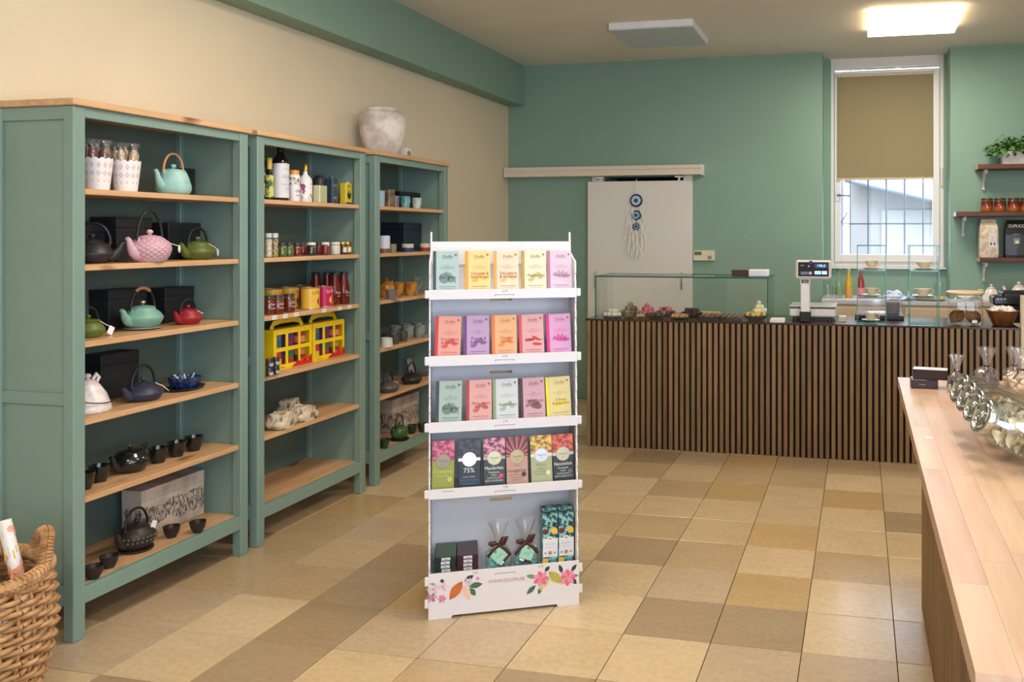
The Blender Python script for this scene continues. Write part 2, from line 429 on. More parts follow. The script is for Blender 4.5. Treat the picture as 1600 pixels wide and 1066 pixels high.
for i in range(-3, 12):
    for j in range(-4, 16):
        x, y = TX + i * TPX, TY + j * TPY
        if x > 2.6 or x < XL - 0.05 or y + TPY > YB + 0.06: continue
        px = PCX + FOC * ((x + .16) * RGT[0] + (y + .16) * RGT[1]) / max(0.1, (x + .16) * FWD[0] + (y + .16) * FWD[1])
        if px < -250 or px > 1750 or y < 1.5: continue
        o = bpy.data.objects.new('tile', tile_mesh); COL.objects.link(o); o.parent = fl; o.location = (x, y, rt.uniform(-0.0008, 0))
        tone = SET.get((i, j)) or rt.choice('LLLMMPWO' if j > 3 else 'LMPD')
        c = lin(TONES[tone]); k = rt.uniform(0.95, 1.05)
        o.color = (c[0] * k, c[1] * k, c[2] * k, 1)

# ceiling lamps: slim square panels; the visible right one and the unseen ones, added as room light, are lit
def ceiling_lamp(x, y, lit, label):
    t = thing('ceiling_lamp', label, 'ceiling lamp', (x, y, ZC))
    if not lit: MB().box(-0.315, 0.315, -0.315, 0.315, -0.05, 0, WHITE, bev=0.004).build('lamp_housing', t)
    else: MB().box(-0.30, 0.30, -0.30, 0.30, -0.012, 0, WHITE, bev=0.002).build('lamp_housing', t)
    dm = glowing('lit_diffuser', (255, 226, 184), 5.5) if lit and 'lit_diffuser' not in bpy.data.materials else bpy.data.materials['lit_diffuser'] if lit else M((196, 206, 214), 0.35)
    (MB().box(-0.315, 0.315, -0.315, 0.315, -0.056, -0.0125, dm, bev=.004) if lit else MB().box(-0.305, 0.305, -0.305, 0.305, -0.056, -0.0495, dm)).build('diffuser', t)
    if lit:
        d = bpy.data.lights.new('lamp_light', 'AREA'); d.shape = 'RECTANGLE'; d.size = d.size_y = 0.58; d.energy = LAMP_POWER; d.color = LAMP_COLOR
        o = bpy.data.objects.new('lamp_light', d); COL.objects.link(o); o.location = (x, y, ZC - 0.062)
ceiling_lamp(0.37, 6.33, True, 'lit square white ceiling lamp above the window')
ceiling_lamp(-1.49, 6.33, False, 'unlit square white ceiling lamp left of the lit one')
for x, y, w in ((0.37, 3.2, 'second'), (0.37, 0.2, 'third'), (-1.49, 0.2, 'fourth'), (-1.49, 3.2, 'fifth')):  # first three added unseen for light; last inferred from the bright cream wall
    ceiling_lamp(x, y, True, 'unseen lit square white ceiling lamp over the shop floor, %s from the back window' % w)

# ------------------------------------------------------------------ back window, blind, grille, yard
FR = M((232, 230, 226), 0.35, var=0.01)
w = struct(bpy.data.objects.new('window_1', None)); COL.objects.link(w); w.location = (0, YB + 0.30, 0)
def ring(mb, x0, x1, z0, z1, t, y0, y1, mat, tb=None, tt=None):
    tb = tb or t; tt = tt or t
    mb.box(x0, x0 + t, y0, y1, z0, z1, mat, bev=.004).box(x1 - t, x1, y0, y1, z0, z1, mat, bev=.004)
    mb.box(x0 + t, x1 - t, y0, y1, z0, z0 + tb, mat, bev=.004).box(x0 + t, x1 - t, y0, y1, z1 - tt, z1, mat, bev=.004)
    return mb
ring(MB(), -0.255, 0.705, 1.2, ZC, 0.035, 0, 0.08, FR, 0.05, 0.105).build('window_frame', w)
ring(MB(), -0.222, 0.668, 1.245, 2.92, 0.055, -0.02, 0.05, FR, 0.065, 0.05).build('sash', w)
MB().box(-0.17, 0.616, 0.02, 0.026, 1.308, 2.872, WPANE).build('pane', w)
MB().box(-0.268, 0.72, -0.05, 0.0, 1.185, 1.2, FR, bev=.004).build('window_sill', w)
MB().tube([(-0.195, -0.02, 1.83), (-0.195, -0.055, 1.83), (-0.09, -0.06, 1.825)], 0.009, STEEL).box(-0.208, -0.182, -0.03, -0.018, 1.78, 1.88, STEEL).build('window_handle', w)
MB().box(0.0, 0.55, -0.03, -0.02, 2.942, 2.95, STEEL).box(-0.02, 0.03, -0.035, 0.0, 2.93, 2.955, FR).box(0.3, 0.35, -0.035, 0.0, 2.935, 2.957, FR).build('window_opener', w)
MB().tube([(0.686, -0.01, 1.9), (0.686, -0.01, 2.06)], 0.011, FR).build('hinge', w)
bl = thing('roller_blind', 'beige roller blind drawn over the upper two thirds of the window', 'blind', (0, YB + 0.26, 0))
m_bl, n, l, bs = new_mat('blind_fabric')
df = n.new('ShaderNodeBsdfDiffuse'); tl = n.new('ShaderNodeBsdfTranslucent'); mx = n.new('ShaderNodeMixShader'); mx.inputs[0].default_value = 0.45
t, _ = noise_node(n, l, 90, 3); r = ramp(n, [(0.3, lin((188, 174, 138))), (0.7, lin((196, 182, 146)))]); l.new(t.outputs['Fac'], r.inputs['Fac'])
l.new(r.outputs['Color'], df.inputs['Color']); tl.inputs['Color'].default_value = (*lin((114, 104, 78)), 1)
l.new(df.outputs[0], mx.inputs[1]); l.new(tl.outputs[0], mx.inputs[2]); l.new(mx.outputs[0], n['Material Output'].inputs['Surface'])
MB().box(-0.196, 0.615, -0.001, 0.001, 1.975, 2.875, m_bl).build('blind_fabric', bl)
MB().tube([(-0.2, 0, 2.878), (0.62, 0, 2.878)], 0.014, M((206, 196, 172), 0.5), n=12).build('roller', bl)
MB().box(-0.196, 0.615, -0.005, 0.005, 1.962, 1.98, M((206, 190, 150), 0.5), bev=.002).build('bottom_bar', bl)
gr = thing('window_grille', 'grey iron bars across the back window', 'grille', (0, 7.785, 0))
BAR = M((120, 126, 146), 0.5)  # lightened blue-grey: bloom from the bright window is put into the bar colour
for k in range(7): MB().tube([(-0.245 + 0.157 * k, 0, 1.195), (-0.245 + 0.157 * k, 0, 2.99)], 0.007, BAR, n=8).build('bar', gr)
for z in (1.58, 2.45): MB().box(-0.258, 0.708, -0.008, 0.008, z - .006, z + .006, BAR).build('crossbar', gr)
yard = thing('neighbouring_building', 'pale neighbouring building with a sloping corrugated roof, seen through the back window', 'building', (0, 10.6, 0))
PALE = M((168, 158, 154), 0.9, var=0.08, scale=2)
MB().prism([(-0.12, 0), (4.2, 0), (4.2, 1.05), (-0.12, 2.12)], 0, 0.3, PALE).build('facade', yard)
MB().box(0.25, 1.3, -0.02, 0.01, 0, 1.78, M((180, 170, 166), 0.8)).build('facade_panel', yard)
b = MB()
for k in range(14):
    y = -0.30 + k * 0.06; z0 = 2.13 + 0.014 * k
    b.tube([(-0.10, y, z0), (4.2, y, z0 - 1.06)], 0.036, M((112, 110, 120), 0.6), n=6)
b.build('corrugated_roof', yard)
MB().tube([(-0.18, -0.36, 2.13), (4.2, -0.36, 1.03)], 0.03, M((124, 122, 132), 0.5)).build('gutter', yard)
MB().tube([(-0.22, -0.1, 2.2), (-0.22, -0.1, 0)], 0.022, M((130, 130, 140), 0.5)).build('drainpipe', yard)
MB().tube([(-0.15, -0.12, 1.75), (-0.3, -0.12, 1.5), (-0.42, -0.12, 1.35), (-0.38, -0.12, 1.1), (-0.36, -0.12, 0.8)], 0.008, M((60, 60, 70), .5)).build('cable', yard)
struct(MB().box(-8, 8, 7.9, 18, -0.4, -0.3, M((150, 146, 140), 0.9)).build('ground_yard'))

# ------------------------------------------------------------------ sliding door with rail
d = struct(bpy.data.objects.new('door_1', None)); COL.objects.link(d); d.location = (0, YB, 0)
DOORM = M((229, 225, 218), 0.42, var=0.015, scale=3)
MB().box(-2.385, -1.432, -0.085, -0.045, 0.005, 1.958, DOORM, bev=.003).build('door_panel', d)
MB().box(-2.36, -2.25, -0.03, 0.0, 0, 2.01, IVORY).build('door_jamb', d)
MB().box(-1.52, -1.44, -0.03, 0.0, 0, 2.01, IVORY).build('door_jamb', d)
RAILM = M((226, 214, 198), 0.4, var=0.02)
MB().prism([(XL + 0.01, 2.005), (-1.345, 2.005), (-1.345, 2.092), (XL + 0.01, 2.092)], -0.13, -0.0, RAILM)\
    .box(XL + 0.01, -1.345, -0.137, -0.13, 2.058, 2.092, RAILM, bev=.003).box(XL + 0.01, -1.345, -0.137, -0.13, 2.005, 2.034, RAILM, bev=.003).build('rail_cover', d)
MB().box(-1.345, -1.338, -0.139, 0, 2.001, 2.096, WHITE, bev=.002).build('rail_end_cap', d)
for x in (-2.27, -1.55):
    MB().box(x - .008, x + .008, -0.075, -0.055, 1.955, 2.0, WHITE).box(x - .035, x + .035, -0.09, -0.05, 1.985, 1.999, WHITE, bev=.002).build('hanger', d)
for x in (-2.305, -1.52):
    MB().tube([(x, -0.085, 1.01), (x, -0.115, 1.015), (x, -0.12, 1.03), (x, -0.12, 1.13), (x, -0.115, 1.145), (x, -0.085, 1.15)], 0.006, STEEL).build('door_handle', d)
# evil-eye hanging
e = thing('wall_hanging', 'hanging of three blue glass eye discs with white feathers on the sliding door', 'ornament', on_y(994, YB - 0.10))
e.location.z = 0
NAVY, SKY_, WHT = M((18, 32, 64), 0.15, coat=.5), M((134, 178, 206), 0.15, coat=.5), M((236, 238, 240), 0.2)
CORD = M((236, 232, 224), 0.8)
MB().tube([(0, 0, 1.96), (-0.006, 0, 1.9), (0.0, 0, 1.80)], 0.003, CORD).tube([(0, 0.03, 1.975), (0, 0, 1.962), (0.004, 0, 1.9), (0.0, 0, 1.80)], 0.003, CORD).build('cord', e)
for z, r in ((1.785, 0.056), (1.655, 0.043), (1.555, 0.034)):
    o = MB().lathe([(0, -.004), (r, -.004), (r + .002, 0), (r, .004), (0, .004)], NAVY if r > .04 else M((150, 160, 180), .3), 28, Matrix.Rotation(PI / 2, 4, 'X')).build('eye_disc', e, (0, 0, z))
    for k, (f, mt) in enumerate(((0.8, SKY_ if r > .04 else NAVY), (0.62, WHT if r > .05 else SKY_), (0.5, SKY_), (0.27, NAVY))):
        MB().lathe([(0, 0), (r * f, 0), (r * f, .0015), (0, .0015)], mt, 24, Matrix.Rotation(PI / 2, 4, 'X')).build('eye_ring', o, (0, -0.004 - .001 * (k), 0))
FEA = M((232, 226, 214), 0.85, bump=0.3, scale=60); rf = random.Random(5)
b = MB()
def feather(mb, x, z, L, wd, ang, yy):
    ca, sa = math.sin(ang), -math.cos(ang); nx, nz = -sa, ca
    L1, R1 = [], []
    for k in range(7):
        f = k / 6; ww = wd * math.sin(PI * min(1, f * 0.85 + 0.12)) * (0.7 + 0.3 * rf.random())
        cx, cz = x + ca * L * f, z + sa * L * f
        L1.append((cx + nx * ww, cz + nz * ww)); R1.append((cx - nx * ww, cz - nz * ww))
    vs_ = [(p[0], yy, p[1]) for p in L1] + [(p[0], yy - .004, p[1]) for p in R1]
    mb.add(vs_, [(k, k + 1, k + 8, k + 7) for k in range(6)], FEA, True)
for k in range(60):
    z = rf.uniform(1.36, 1.74); sp = 0.10 if z > 1.42 else 0.05
    x = rf.uniform(-sp, sp) * (0.75 if z > 1.6 else 1.0)
    feather(b, x, z, rf.uniform(0.08, 0.14), rf.uniform(0.006, 0.013), x * 2.2 + rf.uniform(-.25, .25), 0.012 - rf.random() * 0.02)
b.build('feathers', e, kind='stuff')
th = thing('thermostat', 'small cream thermostat on the green wall right of the sliding door', 'thermostat', (0, YB, 0))
x0, x1 = on_y(1084, YB)[0], on_y(1117, YB)[0]
MB().box(x0, x1, -0.03, 0, 1.255, 1.345, M((226, 218, 192), 0.4), bev=.004).build('casing', th)
MB().box(x0 + .012, x0 + .075, -0.032, -0.029, 1.305, 1.335, M((104, 116, 74), 0.25)).build('display', th)
MB().lathe([(0, 0), (.017, 0), (.015, .006), (0, .006)], M((170, 130, 120), .4), 16, Matrix.Translation((x1 - .04, -0.03, 1.285)) @ Matrix.Rotation(PI / 2, 4, 'X')).build('dial', th)

# ------------------------------------------------------------------ bookcases
BC_X, BC_Y, BC_W, BC_D = -2.787, (2.553, 3.52, 4.527), 0.905, 0.37
SZ = (1.655, 1.372, 1.088, 0.80, 0.513, 0.187)
WHICH = ('nearest of the three, holding the teapots', 'middle of the three, holding oils and preserves', 'farthest of the three, holding the mugs')
def bookcase():
    t = thing('bookcase', 'green painted bookcase with pine shelves, ' + WHICH[0], 'bookcase', (BC_X, BC_Y[0], 0), SIDE, 'bookcases along the cream wall')
    W, D = BC_W, BC_D
    MB().box(-0.012, W + 0.012, -0.014, D, 1.955, 1.98, PINE, bev=.003).build('top_board', t)
    for x in (0, W - 0.05):
        for y in (0, D - 0.045): MB().box(x, x + 0.05, y, y + 0.045, 0, 1.955, PAINT, bev=.003).build('post', t)
    MB().box(0.05, W - 0.05, 0.004, 0.03, 1.916, 1.955, PAINT, bev=.002).build('top_rail', t)
    MB().box(0.05, W - 0.05, 0.002, 0.03, 0.125, 0.185, PAINT, bev=.002).build('bottom_rail', t)
    for x in (0.012, W - 0.03):
        s = MB().box(x, x + 0.018, 0.045, D - 0.045, 0.13, 1.955, PAINT).build('side_panel', t)
        xo = 0.002 if x < 0.4 else W - 0.026
        for z0, z1 in ((0.13, 0.20), (0.86, 0.905), (1.905, 1.955)):
            MB().box(xo, xo + 0.024, 0.045, D - 0.045, z0, z1, PAINT, bev=.002).build('side_rail', s)
    MB().box(0.05, W - 0.05, D - 0.02, D - 0.008, 0.13, 1.955, BACK_SHADED).build('back_panel', t)
    for z in SZ[:5]: MB().box(0.031, W - 0.031, 0.012, D - 0.02, z - 0.022, z, PINE, bev=.002).build('shelf_board', t)
    MB().box(0.031, W - 0.031, 0.03, D - 0.02, 0.165, 0.187, PINE).build('bottom_board', t)
    return t
bc0 = bookcase()
for k in (1, 2): dup(bc0, (BC_X, BC_Y[k], 0), label='green painted bookcase with pine shelves, ' + WHICH[k])

# ------------------------------------------------------------------ slatted shop counter at the back
CY, CX0, CX1, CZ = 5.715, -1.883, 0.985, 0.894
ct = thing('shop_counter', 'long back counter clad in vertical brown oak slats with a dark top', 'counter', (0, CY, 0))
MB().box(CX0 + 0.002, CX1, 0.022, 0.58, 0, CZ - 0.012, FELT).build('carcass', ct)
MB().box(CX0, CX1, 0.0, 0.60, CZ - 0.012, CZ, DARKTOP).build('worktop', ct)
NS = 73; pitch = (CX1 - CX0) / NS
sl = MB().box(0, pitch * 0.60, 0, 0.0225, 0, CZ - 0.013, OAK, bev=.001).build('slat', ct, (CX0 + pitch * 0.25, 0, 0))
for k in range(1, NS):
    o = sl.copy(); COL.objects.link(o); o.parent = ct; o.location.x = CX0 + pitch * (k + 0.25)
# kitchen run behind it, under the window
CAB = M((214, 196, 164), 0.5, var=0.03)
kb = thing('kitchen_unit', 'cream kitchen unit with a pale grey worktop below the window', 'cabinet', (0, 7.0, 0))
MB().box(-0.30, 2.3, 0.02, 0.37, 0.0, 0.925, CAB).build('body', kb)
MB().box(-0.305, 2.3, 0.0, 0.375, 0.925, 0.955, M((206, 204, 210), 0.3, var=.05)).build('worktop', kb)
for k in range(4):
    x = -0.29 + 0.64 * k
    dd = MB().box(x, x + 0.62, 0.0, 0.02, 0.12, 0.9, CAB, bev=.003).build('door', kb)
MB().box(NX0 + .004, NX1 - .004, YB - 7.0 + .0, YB + .297 - 7.0, 0.925, 0.955, M((206, 204, 210), 0.3, var=.05)).build('niche_worktop', kb)
pa = thing('end_panel', 'tall cream panel closing the right end of the slatted counter', 'panel', (0.99, 5.715, 0))
MB().box(0, 0.45, 0, 0.04, 0, 1.10, M((214, 200, 172), .5), bev=.003).build('panel', pa)
MB().box(0, 0.45, -0.006, 0, 0, 0.08, CAB, bev=.002).build('plinth', pa)

# ------------------------------------------------------------------ beech topped island on the right
RC = thing('island_counter', 'right-hand sales counter with a beech block top over dark oak slats', 'counter', (0, 0, 0))
RX0, RX1, RY0, RY1, RZ = 0.150, 0.98, 1.198, 3.61, 0.90
MB().box(RX0 + 0.002, RX1 - .002, RY0 + .002, RY1 - .002, RZ - 0.036, RZ - 0.004, M((206, 168, 130), .4)).build('top_core', RC)
rs = random.Random(11); wst = 0.0593; meshes = {}
k = 0; x = RX0
while x < RX1 - 0.01:
    y = RY0 - rs.uniform(0, 0.5); first = True
    while y < RY1 - 0.005:
        L = rs.uniform(0.25, 0.75); a_, c_ = max(y, RY0), min(y + L, RY1)
        if RY1 - c_ < 0.05: c_ = RY1
        MB().box(x + .0002, min(x + wst, RX1) - .0002, a_ + .0002, c_ - .0002, RZ - 0.037, RZ, BEECH).build('stave', RC, fix=False)
        y = c_ if c_ < RY1 else 99
    x += wst
MB().box(0.262, 0.95, 1.3, 3.51, 0, RZ - 0.037, FELT).build('carcass', RC)
sm = MB().box(-0.012, 0.011, 0, 0.0235, 0, RZ - 0.0375, OAK, bev=.001).build('slat', RC, (0.251, 1.31, 0))
k = 1
while 1.31 + 0.0385 * k < 3.51:
    o = sm.copy(); COL.objects.link(o); o.parent = RC; o.location.y = 1.31 + 0.0385 * k; k += 1
sm2 = MB().box(0, 0.0235, 0, 0.022, 0, RZ - 0.0375, OAK, bev=.001).build('slat', RC, (0.27, 3.508, 0))
for k in range(1, 18):
    o = sm2.copy(); COL.objects.link(o); o.parent = RC; o.location.x = 0.27 + 0.0385 * k
tag(MB().box(-.011, .011, -.007, .007, 0, .0006, M((226, 220, 224), .3)).build('price_sticker', None, (*on_z(1451, 684, RZ)[:2], RZ), (0, 0, 0.4)), 'tiny white sticker on the beech counter top', 'sticker')

# ------------------------------------------------------------------ white cardboard display stand
ANG = math.radians(26.5); SO = Vector((-1.622, 3.0, 0)); SW = 0.582
sx_, sy_ = Vector((math.cos(ANG), math.sin(ANG), 0)), Vector((-math.sin(ANG), math.cos(ANG), 0))
def on_stand(px, depth):
    """local x on the stand of the plane `depth` behind its front foot"""
    d = Vector((*ray(px, PCY)[:2], 0)); p0 = SO + sy_ * depth
    t = p0.dot(sy_) / d.dot(sy_)
    return (d * t - SO).dot(sx_)
st = thing('display_stand', 'free-standing white cardboard display stand of chocolate with five tiers', 'display stand', tuple(SO), ANG)
def lean(z): return 0.008 + 0.085 * z / 1.42
for side in (0, 1):
    x0 = 0 if side == 0 else SW - 0.006
    pts = [(0.30, 0.0), (0.30, 1.40), (0.285, 1.495), (0.262, 1.495), (0.255, 1.41), (0.235, 1.405)]
    pts = [(0.30, 0.0), (0.30, 1.495), (0.272, 1.495), (0.262, 1.41), (0.15, 1.385), (lean(1.38) + .0, 1.375)]
    z = 1.35; flip = 0
    while z > 0.03:
        pts.append((lean(z) + (0.006 if flip else 0.0), z)); pts.append((lean(z - .022) + (0.006 if flip else 0.0), z - 0.022)); z -= 0.03; flip ^= 1
    pts += [(0.008, 0.0)]
    mbs = MB(); T = Matrix(((0, 1, 0, 0), (1, 0, 0, 0), (0, 0, 1, 0), (0, 0, 0, 1)))
    mbs.prism(pts, x0, x0 + 0.006, CARD, T); mbs.build('side_panel', st)
TIER = [(1.2665, 1.2286), (1.008, 0.968), (0.751, 0.711), (0.494, 0.456), (0.176, 0.0)]
bk = MB(); yb0, yb1 = 0.285, 0.291; cuts = [1.21, 0.96, 0.90, 0.715, 0.43, 0.36]
zs = [0.0]
for cz in sorted(cuts):
    bk.box(0.006, SW - .006, yb0, yb1, zs[-1], cz - .006, CARD); bk.box(0.006, 0.24, yb0, yb1, cz - .006, cz + .006, CARD); bk.box(0.335, SW - .006, yb0, yb1, cz - .006, cz + .006, CARD); zs.append(cz + .006)
bk.box(0.006, SW - .006, yb0, yb1, zs[-1], 1.455, CARD); bk.build('back_panel', st)
MB().box(0.006, SW - .006, 0.262, 0.268, 1.36, 1.455, CARD).build('header', st)
PINKINK, GOLDINK = M((176, 112, 100), .6), M((150, 104, 84), .6)
for k, (zt, zb) in enumerate(TIER):
    y = lean((zt + zb) / 2) - 0.012
    tr = MB()
    if k < 4:
        tr.box(0.006, SW - .006, y + .006, 0.284, zb - 0.001, zb + 0.004, CARD)
        tr.box(0.0, SW, y, y + .006, zb, zt, CARD).box(-0.016, 0.0, y - .003, y + .009, zb + .004, zt - .002, CARD, bev=.003).box(SW, SW + 0.016, y - .003, y + .009, zb + .004, zt - .002, CARD, bev=.003)
    else:
        tr.box(0.006, SW - .006, 0.01, 0.284, 0.118, 0.123, CARD)
        tr.prism([(0.0, 0.0), (0.085, 0.0), (0.09, 0.01), (SW - .09, 0.01), (SW - .085, 0.0), (SW, 0.0), (SW, zt), (0, zt)], y, y + .006, CARD)
        for za in (0.045, 0.13):
            tr.box(-0.014, 0.0, y - .002, y + .008, za, za + .035, CARD, bev=.003).box(SW, SW + 0.014, y - .002, y + .008, za, za + .035, CARD, bev=.003)
    to = tr.build('tray' if k < 4 else 'base_tray', st)
    p = MB(); yy = y - .0006; zc = zt - 0.024 if k < 4 else zt - 0.022
    xm = SW / 2 - (0.0 if k else 0)
    p.stroke([(xm - .037, zc - .004), (xm - .037, zc + .002)], .0022, GREYINK, yy).stroke([(xm - .037, zc + .001), (xm + .037, zc + .001)], .0018, GREYINK, yy).stroke([(xm + .037, zc + .002), (xm + .037, zc - .004)], .0022, GREYINK, yy)
    if k < 4: p.text(('6.90', '5.90', '5.90', '7.90')[k], xm + .002, zt - .012, .012, GREYINK, yy)
    if k == 3: p.text('6.90 Pistazien', 0.072, zt - .012, .0085, GREYINK, yy)
    if k == 4:
        p.text('7.60', 0.175, zt - .013, .012, GREYINK, yy).text('6.90', 0.43, zt - .012, .012, GREYINK, yy)
        p.text('WWW.DOLFIN.BE', xm + .005, zt - .057, .0195, PINKINK, yy, fit=0.142)
        p.build('lettering', to)
        # printed pods and flowers
        q = MB()
        LEAF, LEAF2, DKL = M((120, 150, 110), .6), M((74, 110, 84), .6), M((52, 60, 70), .6)
        def leaf(x, z, L, wd, ang, mt, yy2): q.poly([(x + L * f * math.cos(ang) - wd * math.sin(PI * f) * math.sin(ang) * sgn, z + L * f * math.sin(ang) + wd * math.sin(PI * f) * math.cos(ang) * sgn) for sgn, fr in ((1, (0, .25, .5, .75, 1)), (-1, (.75, .5, .25))) for f in fr], mt, yy2)
        def flower(x, z, r, c1, c2, yy2, nP=6):
            for a in range(nP): q.oval(x + r * .55 * math.cos(2 * PI * a / nP), z + r * .55 * math.sin(2 * PI * a / nP), r * .5, r * .3, c1 if a % 2 else c2, yy2 - .00002 * a, 12, 2 * PI * a / nP)
            q.oval(x, z, r * .22, r * .22, M((226, 150, 110), .6), yy2 - .0003, 10)
        def pod(x, z, L, wd, ang, c, cl, yy2):
            leaf(x - L / 2 * math.cos(ang), z - L / 2 * math.sin(ang), L, wd, ang, c, yy2)
            for s in (-.5, 0, .5):
                pts = [(x + L * (f - .5) * math.cos(ang) - s * wd * math.sin(PI * f) * math.sin(ang), z + L * (f - .5) * math.sin(ang) + s * wd * math.sin(PI * f) * math.cos(ang)) for f in (.08, .3, .5, .7, .92)]
                q.stroke(pts, .0022, cl, yy2 - .0001)
        y1, y2, y3 = y - .0006, y - .0010, y - .0014
        LIL, LIL2, PNK, PNK2 = M((216, 196, 222), .6), M((196, 160, 190), .6), M((236, 150, 180), .6), M((226, 110, 150), .6)
        leaf(.03, .125, .03, .009, 2.6, LEAF, y1); leaf(.05, .135, .02, .008, 1.5, DKL, y1)
        flower(.018, .118, .022, LIL, M((226, 214, 230), .6), y2); flower(.052, .125, .02, LIL, M((230, 216, 232), .6), y2); flower(.012, .088, .02, M((170, 110, 140), .6), LIL2, y2); flower(.05, .078, .016, LIL2, PNK2, y2)
        leaf(.15, .115, .055, .012, .1, LEAF2, y1); leaf(.155, .11, .04, .011, -1.0, LEAF2, y1); leaf(.135, .138, .04, .01, .5, DKL, y1); flower(.15, .133, .016, LIL, M((216, 200, 220), .6), y2); flower(.185, .143, .008, LIL2, PNK, y2)
        pod(.142, .093, .07, .016, -1.15, M((242, 214, 196), .6), M((226, 180, 160), .6), y2); pod(.103, .105, .085, .02, .95, M((226, 126, 66), .6), M((150, 72, 36), .6), y3)
        q.build('printed_flowers', to); q = MB()
        leaf(.415, .125, .045, .009, 2.9, LEAF, y1); leaf(.41, .095, .05, .01, -2.4, LEAF2, y1); leaf(.43, .085, .03, .008, -1.9, LEAF2, y1); leaf(.515, .13, .04, .008, 1.9, DKL, y1); leaf(.55, .135, .035, .008, .9, DKL, y1); leaf(.55, .11, .035, .009, -.9, DKL, y1); leaf(.55, .115, .03, .007, .1, LEAF, y1)
        flower(.43, .118, .03, PNK, PNK2, y2, 7); flower(.535, .113, .032, PNK, PNK2, y2, 8); leaf(.445, .145, .028, .008, .8, DKL, y2)
        pod(.445, .095, .062, .014, .9, M((232, 220, 170), .6), M((190, 170, 100), .6), y2); pod(.487, .118, .075, .02, -.75, M((206, 194, 100), .6), M((140, 130, 50), .6), y3)
        q.build('printed_flowers', to)
    else: p.build('lettering', to)

# ------------------------------------------------------------------ chocolate bars in the stand
def stand_pt(x, y, z):
    p = SO + sx_ * x + sy_ * y
    return (p.x, p.y, z)
rb = random.Random(2)
def choc_bar(cols, px, zbase, depth, H, roll, label, title, art, kind):
    front, spine, ink = cols
    x = on_stand(px, depth)
    W, D = 0.088, 0.011
    t = thing('chocolate_bar', label, 'chocolate', stand_pt(x, depth, zbase), 0, 'chocolate bars on the white display stand')
    t.rotation_euler = (Matrix.Rotation(ANG, 3, 'Z') @ Matrix.Rotation(math.radians(-9), 3, 'X') @ Matrix.Rotation(math.radians(roll), 3, 'Y')).to_euler()
    front = tuple(int(c * .93) for c in front)
    fm, sm_, im = M(front, .45, var=.015), M(spine, .45, var=.02), M(ink, .6, var=.02)
    MB().box(-W / 2, W / 2, 0, D, 0, H, fm, bev=.0008).build('carton', t)
    MB().box(-W / 2 - .012, -W / 2 + .0002, .001, D + .006, 0.0005, H - .0005, sm_, bev=.0008).build('spine', t)
    p = MB(); y = -.0005; dk = im
    soft = M(tuple(int(a * .62 + c * .38) for a, c in zip(front, ink)), .6)
    p.text('Dolfin', 0, H * .845, .016, dk, y, .2); p.text('LE CHOCOLAT', 0, H * .815, .006, soft, y)
    p.text('Belgian', 0, H * .665, .006, soft, y, .2); p.text('CHOCOLATE WITH', 0, H * .63, .0065, soft, y); p.text(kind, 0, H * .595, .0065, soft, y)
    p_text = p; p = MB()
    p.oval(W * .37, H * .91, .005, .005, soft, y); p.oval(W * .365, H * .905, .0025, .0025, dk, y - .0002)
    am = M(tuple(int(a * .5 + c * .5) for a, c in zip(front, spine)), .6)
    if art == 'elephant':
        am = soft; p.oval(-.012, H * .40, .021, .021, am, y); p.oval(.014, H * .385, .014, .015, am, y); p.stroke([(.024, H * .4), (.031, H * .34), (.027, H * .29)], .005, am, y)
    elif art == 'pod': p.oval(.002, H * .42, .03, .016, am, y, rot=-.5); p.oval(-.012, H * .45, .028, .008, soft, y - .0001, rot=.5)
    elif art == 'petals':
        for a in (-.9, -.3, .3, .9, 1.5): p.oval(.018 * math.sin(a), H * .41 + .012 * math.cos(a), .017, .006, am, y - .00002 * a, rot=PI / 2 - a)
    elif art == 'chili':
        am = M((206, 66, 52), .6); p.oval(-.012, H * .44, .021, .006, am, y, rot=.15); p.oval(.012, H * .47, .018, .005, am, y, rot=-.5); p.oval(.016, H * .34, .02, .006, am, y, rot=-.1)
    else:
        for a in range(6): p.oval(.02 * math.cos(a * 1.1), H * .40 + .012 * math.sin(a * 1.7), .011, .007, am, y - .00002 * a, rot=a)
    p.build('illustration', t); p = p_text
    n_ = len(title)
    for q, s in enumerate(title): p.text(s, .002, H * (.415 - .075 * q) + (0.01 if n_ > 1 else 0), .017, dk, y - .0006, .15, fit=W * .78)
    for q, f in enumerate((.70, .55, .62, .5)): p.stroke([(-W * f / 2, H * (.215 - .042 * q)), (W * f / 2, H * (.215 - .042 * q))], .0012 if q else .0018, soft if q else dk, y)
    p.build('lettering', t)
